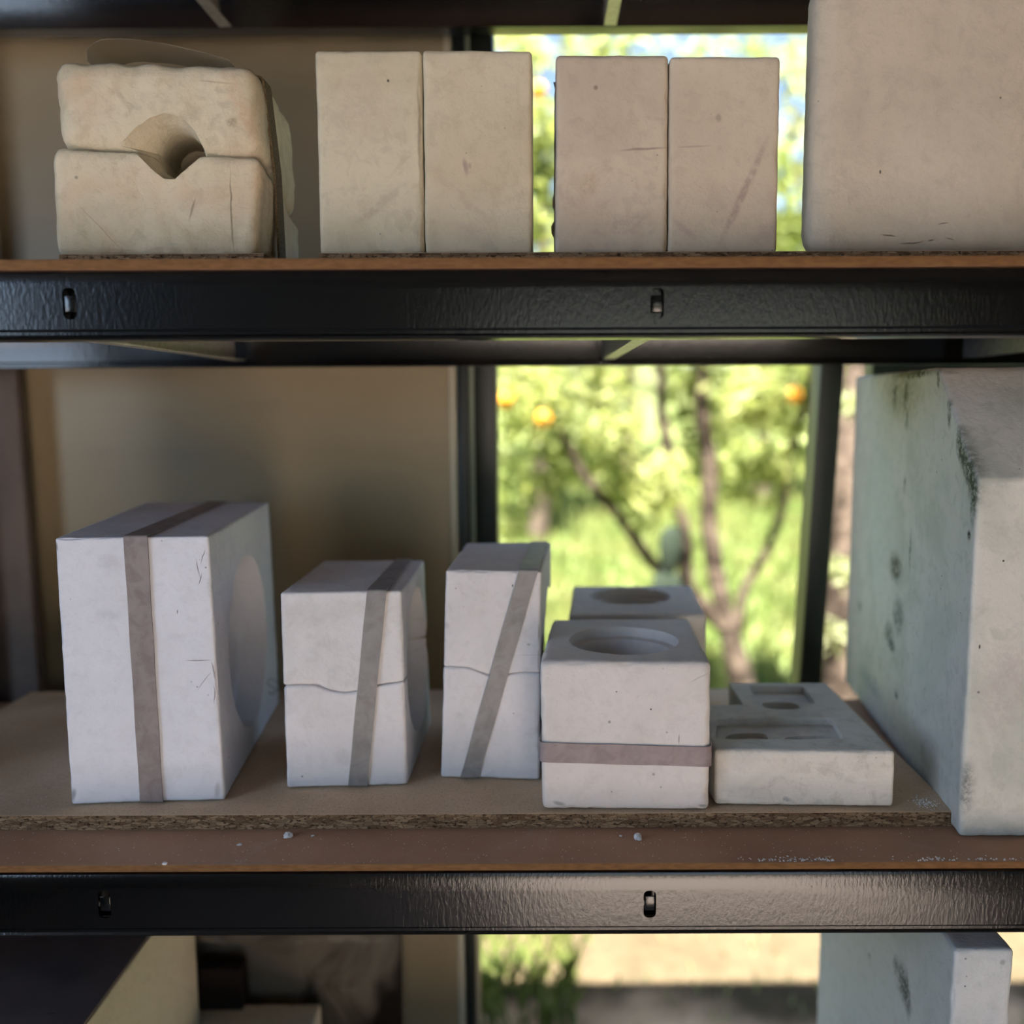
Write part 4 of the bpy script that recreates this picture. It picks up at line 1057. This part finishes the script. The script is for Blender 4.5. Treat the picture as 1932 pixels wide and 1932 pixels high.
# ------------------------------------------------------------------ garden
GY0 = .62
def ground_h(x, y):
    t = max(0.0, y - 3.2)
    return -.06 + .055 * t + .012 * t * t * (1 if t < 9 else 9 / t) + .05 * math.sin(x * 1.3 + y * .8) * min(1, t)
gm = Mat('garden_ground', .95, .1)
sx = gm.n('ShaderNodeSeparateXYZ'); gm.l(gm.P, sx.inputs[0])
soil = gm.mix(gm.ramp(gm.noise(7, 5, .65), .35, .68), (.62, .44, .28, 1), (.40, .28, .17, 1))
straw = gm.mix(gm.ramp(gm.noise(9, 5, .65), .35, .68), (.078, .060, .036, 1), (.056, .046, .027, 1))
turf = gm.mix(gm.ramp(gm.noise(3, 4, .6), .35, .68), (.10, .14, .045, 1), (.14, .155, .065, 1))
edge = gm.math('ADD', sx.outputs[1], gm.math('MULTIPLY', gm.noise(2.2, 3), .7))
cg = gm.mix(gm.ramp(edge, 1.65, 1.9), soil, straw)
cg = gm.mix(gm.ramp(edge, 2.5, 3.2), cg, turf)
gm.color(cg); gm.bump(gm.noise(30, 4), .6, .03)
nx, ny = 60, 60
V = [(-7 + 16 * i / nx, GY0 + 16 * (j / ny) ** 1.4, 0) for i in range(nx + 1) for j in range(ny + 1)]
V = [(x, y, ground_h(x, y)) for x, y, _ in V]
Fc = [(i * (ny + 1) + j, (i + 1) * (ny + 1) + j, (i + 1) * (ny + 1) + j + 1, i * (ny + 1) + j + 1) for i in range(nx) for j in range(ny)]
o = mesh_obj('garden_ground', V, Fc, gm.m, None, angle=80); tag(o, kind='structure')
V, Fc = box_vf(-8, 10, -9, -2.46, -.14, -.02); o = mesh_obj('yard_ground', V, Fc, MAT['floor'], None, smooth=False); tag(o, kind='structure')

rnp = np.random.RandomState(11)
def leaves(name, blobs, mat, parent, size, seed, label=None):
    """each blob: centre, radii, count -> pointed leaf of four faces"""
    r = np.random.RandomState(seed); V, Fc = [], []
    for (c, rad, n) in blobs:
        d = r.normal(size=(n, 3)); d /= np.linalg.norm(d, axis=1)[:, None]
        P = np.array(c) + d * np.array(rad) * (r.rand(n, 1) ** .45)
        for p in P:
            a = r.normal(size=3); a /= np.linalg.norm(a); b = np.cross(a, r.normal(size=3)); b /= np.linalg.norm(b); nn = np.cross(a, b)
            s = size * (.7 + .6 * r.rand()); w = s * .28; k = len(V)
            V += [p - a * s, p - a * .1 * s + b * w + nn * w * .35, p + a * s, p - a * .1 * s - b * w + nn * w * .35, p - a * .1 * s]
            Fc += [(k, k + 1, k + 4), (k + 1, k + 2, k + 4), (k + 2, k + 3, k + 4), (k + 3, k, k + 4)]
    o = mesh_obj(name, np.array(V), Fc, mat, parent, loc=(None if parent else tuple(blobs[0][0])), smooth=False)
    o['kind'] = 'stuff'
    return o
def blob(px, py, Y, rp, n, asp=1.0):
    c = PY(px, py, Y); s = (Y - CAM.y) / F_PX
    return (tuple(c), (rp * s, rp * s * 1.0, rp * s * asp), n)
# citrus tree right in front of the window
YT = 3.3
bx = PY(1400, 1290, YT)
tree = thing('citrus_tree', (bx.x, YT, ground_h(bx.x, YT)), 'citrus tree with forked brown trunk outside the window, oranges among pale leaves', 'tree')
def W(px, py, dy=0): return PY(px, py, YT + dy)
tube('trunk', [(bx.x + .02, YT, ground_h(bx.x, YT) - .05), W(1398, 1290), W(1372, 1180), W(1352, 1090), W(1338, 980), W(1338, 880), W(1325, 780), W(1320, 660), W(1330, 420), W(1360, 120)], [.075, .060, .046, .040, .038, .040, .036, .032, .026, .016], MAT['bark'], tree, 10, .15, 1)
tube('branch', [W(1375, 1190), W(1300, 1110), W(1292, 1010), W(1265, 880), W(1248, 760), W(1245, 640), W(1230, 400), W(1180, 150)], [.042, .034, .030, .026, .022, .022, .018, .010], MAT['bark'], tree, 8, .15, 2)
tube('branch', [W(1290, 1120), W(1230, 1060), W(1165, 970), W(1105, 900), W(1060, 820), W(1000, 740), W(950, 600)], [.030, .026, .024, .022, .018, .014, .01], MAT['bark'], tree, 8, .15, 3)
tube('branch', [W(1392, 1190), W(1405, 1110), W(1450, 1030), W(1480, 940), W(1490, 860), W(1520, 760), W(1540, 600), W(1500, 300)], [.026, .022, .020, .020, .018, .016, .012, .008], MAT['bark'], tree, 8, .15, 4)
R_ = np.random.RandomState(3)
bl = []
for (px, py, rp, n, dy) in [(1000, 760, 90, 260, 0), (1080, 850, 80, 170, .2), (1010, 900, 70, 110, .1), (1160, 800, 70, 110, -.1), (1180, 900, 60, 90, 0), (1250, 920, 70, 120, -.2), (1330, 830, 80, 170, .2), (1420, 900, 70, 120, 0), (1500, 750, 80, 240, .1), (1420, 750, 60, 120, -.2), (1130, 720, 60, 80, 0), (1310, 720, 70, 140, .1),
        (1210, 960, 50, 60, 0), (1480, 860, 60, 90, 0), (960, 960, 60, 60, .2), (1120, 560, 140, 300, 0), (1000, 420, 90, 220, .1), (1020, 250, 60, 160, 0), (1500, 420, 70, 140, 0), (1490, 300, 60, 60, .1), (1150, 90, 90, 110, 0), (980, 110, 60, 80, .2), (1330, 80, 60, 35, .1), (1600, 740, 70, 160, 0), (1430, 540, 120, 260, .1), (1300, 560, 120, 260, 0), (1015, 330, 40, 90, 0)]:
    bl.append(blob(px, py, YT + dy, rp, n))
leaves('foliage', bl, MAT['leaf'], tree, .052, 21)
def orange(px, py, r, label, dy=-.15):
    p = W(px, py, dy)
    root = thing('orange', p - Vector((0, 0, r)), label, 'orange', 'oranges on the citrus tree')
    bm = bmesh.new(); bmesh.ops.create_uvsphere(bm, u_segments=20, v_segments=12, radius=r)
    for v in bm.verts:
        v.co.z *= .94
        if v.co.z > r * .85: v.co.z -= (v.co.z - r * .85) * .8
    me = bpy.data.meshes.new('fruit'); bm.to_mesh(me); bm.free(); me.materials.append(MAT['orange']); me.shade_smooth()
    o = bpy.data.objects.new('fruit', me); C.objects.link(o); o.parent = root; o.location = (0, 0, r)
    q = p + Vector((0, 0, r * .85))
    tube('stalk', [q, q + Vector((.004, .0, .03)), q + Vector((.012, .01, .07))], [.004, .0035, .003], MAT['bark'], root, 6)
orange(953, 753, .038, 'orange hanging beside the dark window post, left edge of the view')
orange(1025, 790, .038, 'yellowish orange lower left in the citrus leaves, near the window post')
orange(1497, 745, .036, 'orange at the upper right of the window view, near the right mullion')
orange(1016, 170, .034, 'orange seen between the two pairs of plain upper blocks')
# second trunk by the right mullion
bx2 = PY(1580, 1290, 2.6)
t2 = thing('garden_tree', (bx2.x, 2.6, ground_h(bx2.x, 2.6)), 'leaning brown trunk seen between the right mullion and the mossy block', 'tree')
tube('trunk', [(bx2.x - .02, 2.6, -.1), PY(1585, 1280, 2.6), PY(1592, 1100, 2.6), PY(1598, 900, 2.6), PY(1625, 690, 2.6), PY(1640, 400, 2.6), PY(1600, 60, 2.6)], [.10, .085, .075, .07, .06, .05, .03], MAT['bark'], t2, 10, .3, 6)
leaves('foliage', [blob(1585, 1080, 2.2, 30, 40), blob(1575, 1200, 2.2, 25, 30), blob(1595, 760, 2.2, 25, 25), blob(1560, 200, 2.8, 90, 160), blob(1660, 640, 2.7, 60, 120), blob(1500, 120, 3.0, 60, 60), blob(1640, 300, 2.8, 120, 200)], MAT['leaf2'], t2, .045, 23)
# grey-green cactus pad and small shrubs
pc = PY(1265, 1040, 2.7)
cac = thing('prickly_pear', (pc.x, 2.7, ground_h(pc.x, 2.7)), 'grey-green cactus with flat pads in the garden, low centre of the view', 'cactus')
def pad(p, w, h, seed):
    bm = bmesh.new(); bmesh.ops.create_uvsphere(bm, u_segments=18, v_segments=12, radius=1)
    for v in bm.verts: v.co = Vector((v.co.x * w * (1 + .25 * v.co.z), v.co.y * .022, v.co.z * h))
    me = bpy.data.meshes.new('pad'); bm.to_mesh(me); bm.free(); me.materials.append(MAT['cactus']); me.shade_smooth()
    o = bpy.data.objects.new('pad', me); C.objects.link(o); o.parent = cac; o.location = Vector(p) - cac.location; o.rotation_euler = (0, seed * .2, seed * .5)
pad(pc, .045, .10, .3); pad(pc - Vector((.01, 0, .19)), .06, .12, -.3); pad(pc - Vector((.0, 0, .42)), .075, .13, .5); pad(pc - Vector((.01, 0, .66)), .085, .14, -.2); pad(pc - Vector((.0, 0, .93)), .09, .16, .2); pad(pc - Vector((.0, 0, 1.10)), .09, .16, .5)
# trees farther up the slope
def far_tree(px, Y, label, trunk_top, blobs, seed, mat='leaf2', size=.085):
    p = PY(px, 900, Y); g0 = ground_h(p.x, Y)
    t = thing('garden_tree', (p.x, Y, g0), label, 'tree', 'trees farther up the slope')
    top = PY(px + 20, trunk_top, Y)
    tube('trunk', [(p.x, Y, g0 - .1), (p.x + .05, Y, g0 + .5), tuple(p.lerp(top, .5)), tuple(top)], [.10, .08, .06, .03], MAT['bark'], t, 8, .2, seed)
    leaves('foliage', [blob(a, b, Y + d, r, n) for (a, b, r, n, d) in blobs], MAT[mat], t, size, seed)
far_tree(1010, 7.0, 'pale green tree up the slope behind the left half of the view', 300, [(1000, 720, 90, 260, 0), (1090, 640, 90, 260, .3), (960, 560, 80, 220, 0), (1010, 420, 60, 150, .2), (1030, 300, 50, 50, 0), (980, 240, 60, 60, 0), (1120, 100, 80, 110, 0), (1000, 90, 60, 60, .2)], 31)
far_tree(1180, 9.0, 'greyish tree up the slope behind the middle of the view', 250, [(1190, 720, 70, 140, 0), (1150, 600, 100, 240, 0), (1250, 580, 90, 200, .4), (1240, 90, 60, 60, 0)], 32)
far_tree(1430, 8.0, 'pale green tree up the slope toward the right mullion', 250, [(1440, 740, 80, 240, 0), (1380, 800, 70, 160, .2), (1490, 640, 80, 220, 0), (1500, 440, 50, 130, 0), (1490, 330, 40, 40, 0), (1420, 90, 70, 70, 0), (1510, 120, 50, 40, 0), (1560, 720, 70, 160, 0)], 33, 'leaf')
far_tree(820, 8.5, 'tree up the slope hidden mostly by the window post', 300, [(860, 640, 90, 200, 0), (900, 300, 70, 110, 0)], 34)
far_tree(1700, 8.5, 'tree up the slope glimpsed above the mossy block', 300, [(1640, 660, 90, 260, 0), (1720, 620, 90, 220, 0)], 35, 'leaf')
# far hedge along the top of the slope
hb = []
rr = random.Random(9)
for i in range(34):
    x = -5 + i * .36; y = 11.5 + rr.uniform(-.5, .5)
    hb.append(((x, y, ground_h(x, y) + .45 + rr.uniform(-.2, .25)), (.5, .4, .55), 120))
o = leaves('hedge', hb, MAT['leaf2'], None, .10, 41); tag(o, 'loose pale green hedge along the top of the slope', 'hedge')
# grass and weeds
def grass(name, n, xr, yr, h, seed, mat, label, cx=None):
    r = np.random.RandomState(seed); V, Fc = [], []
    for i in range(n):
        x = r.uniform(*xr); y = yr[0] + (yr[1] - yr[0]) * r.rand() ** 1.2
        z = ground_h(x, y); a = r.uniform(0, 6.28); hh = h * r.uniform(.5, 1.3); w = hh * .07 + .002
        lx, ly = math.cos(a) * hh * .5, math.sin(a) * hh * .5; k = len(V)
        V += [(x - w * math.sin(a), y + w * math.cos(a), z - .01), (x + w * math.sin(a), y - w * math.cos(a), z - .01), (x + lx * .4, y + ly * .4, z + hh * .7), (x + lx, y + ly, z + hh)]
        Fc += [(0 + k, 1 + k, 2 + k), (k, k + 2, k + 3)]
    o = mesh_obj(name, V, Fc, mat, None, smooth=False, loc=(xr[0], yr[0], 0)); tag(o, label, 'grass', kind='stuff')
grass('grass', 26000, (-2.2, 4.2), (2.5, 10.0), .13, 51, MAT['grass'], 'sunlit yellow-green grass over the garden slope')
grass('weeds', 500, (-.45, .10), (1.35, 2.0), .10, 52, MAT['grass'], 'green weeds on bare soil just outside the wall')
grass('dry_weeds', 140, (-.4, 1.4), (1.2, 2.2), .05, 53, MAT['leaf2'], 'sparse dry weeds on the brown soil outside')
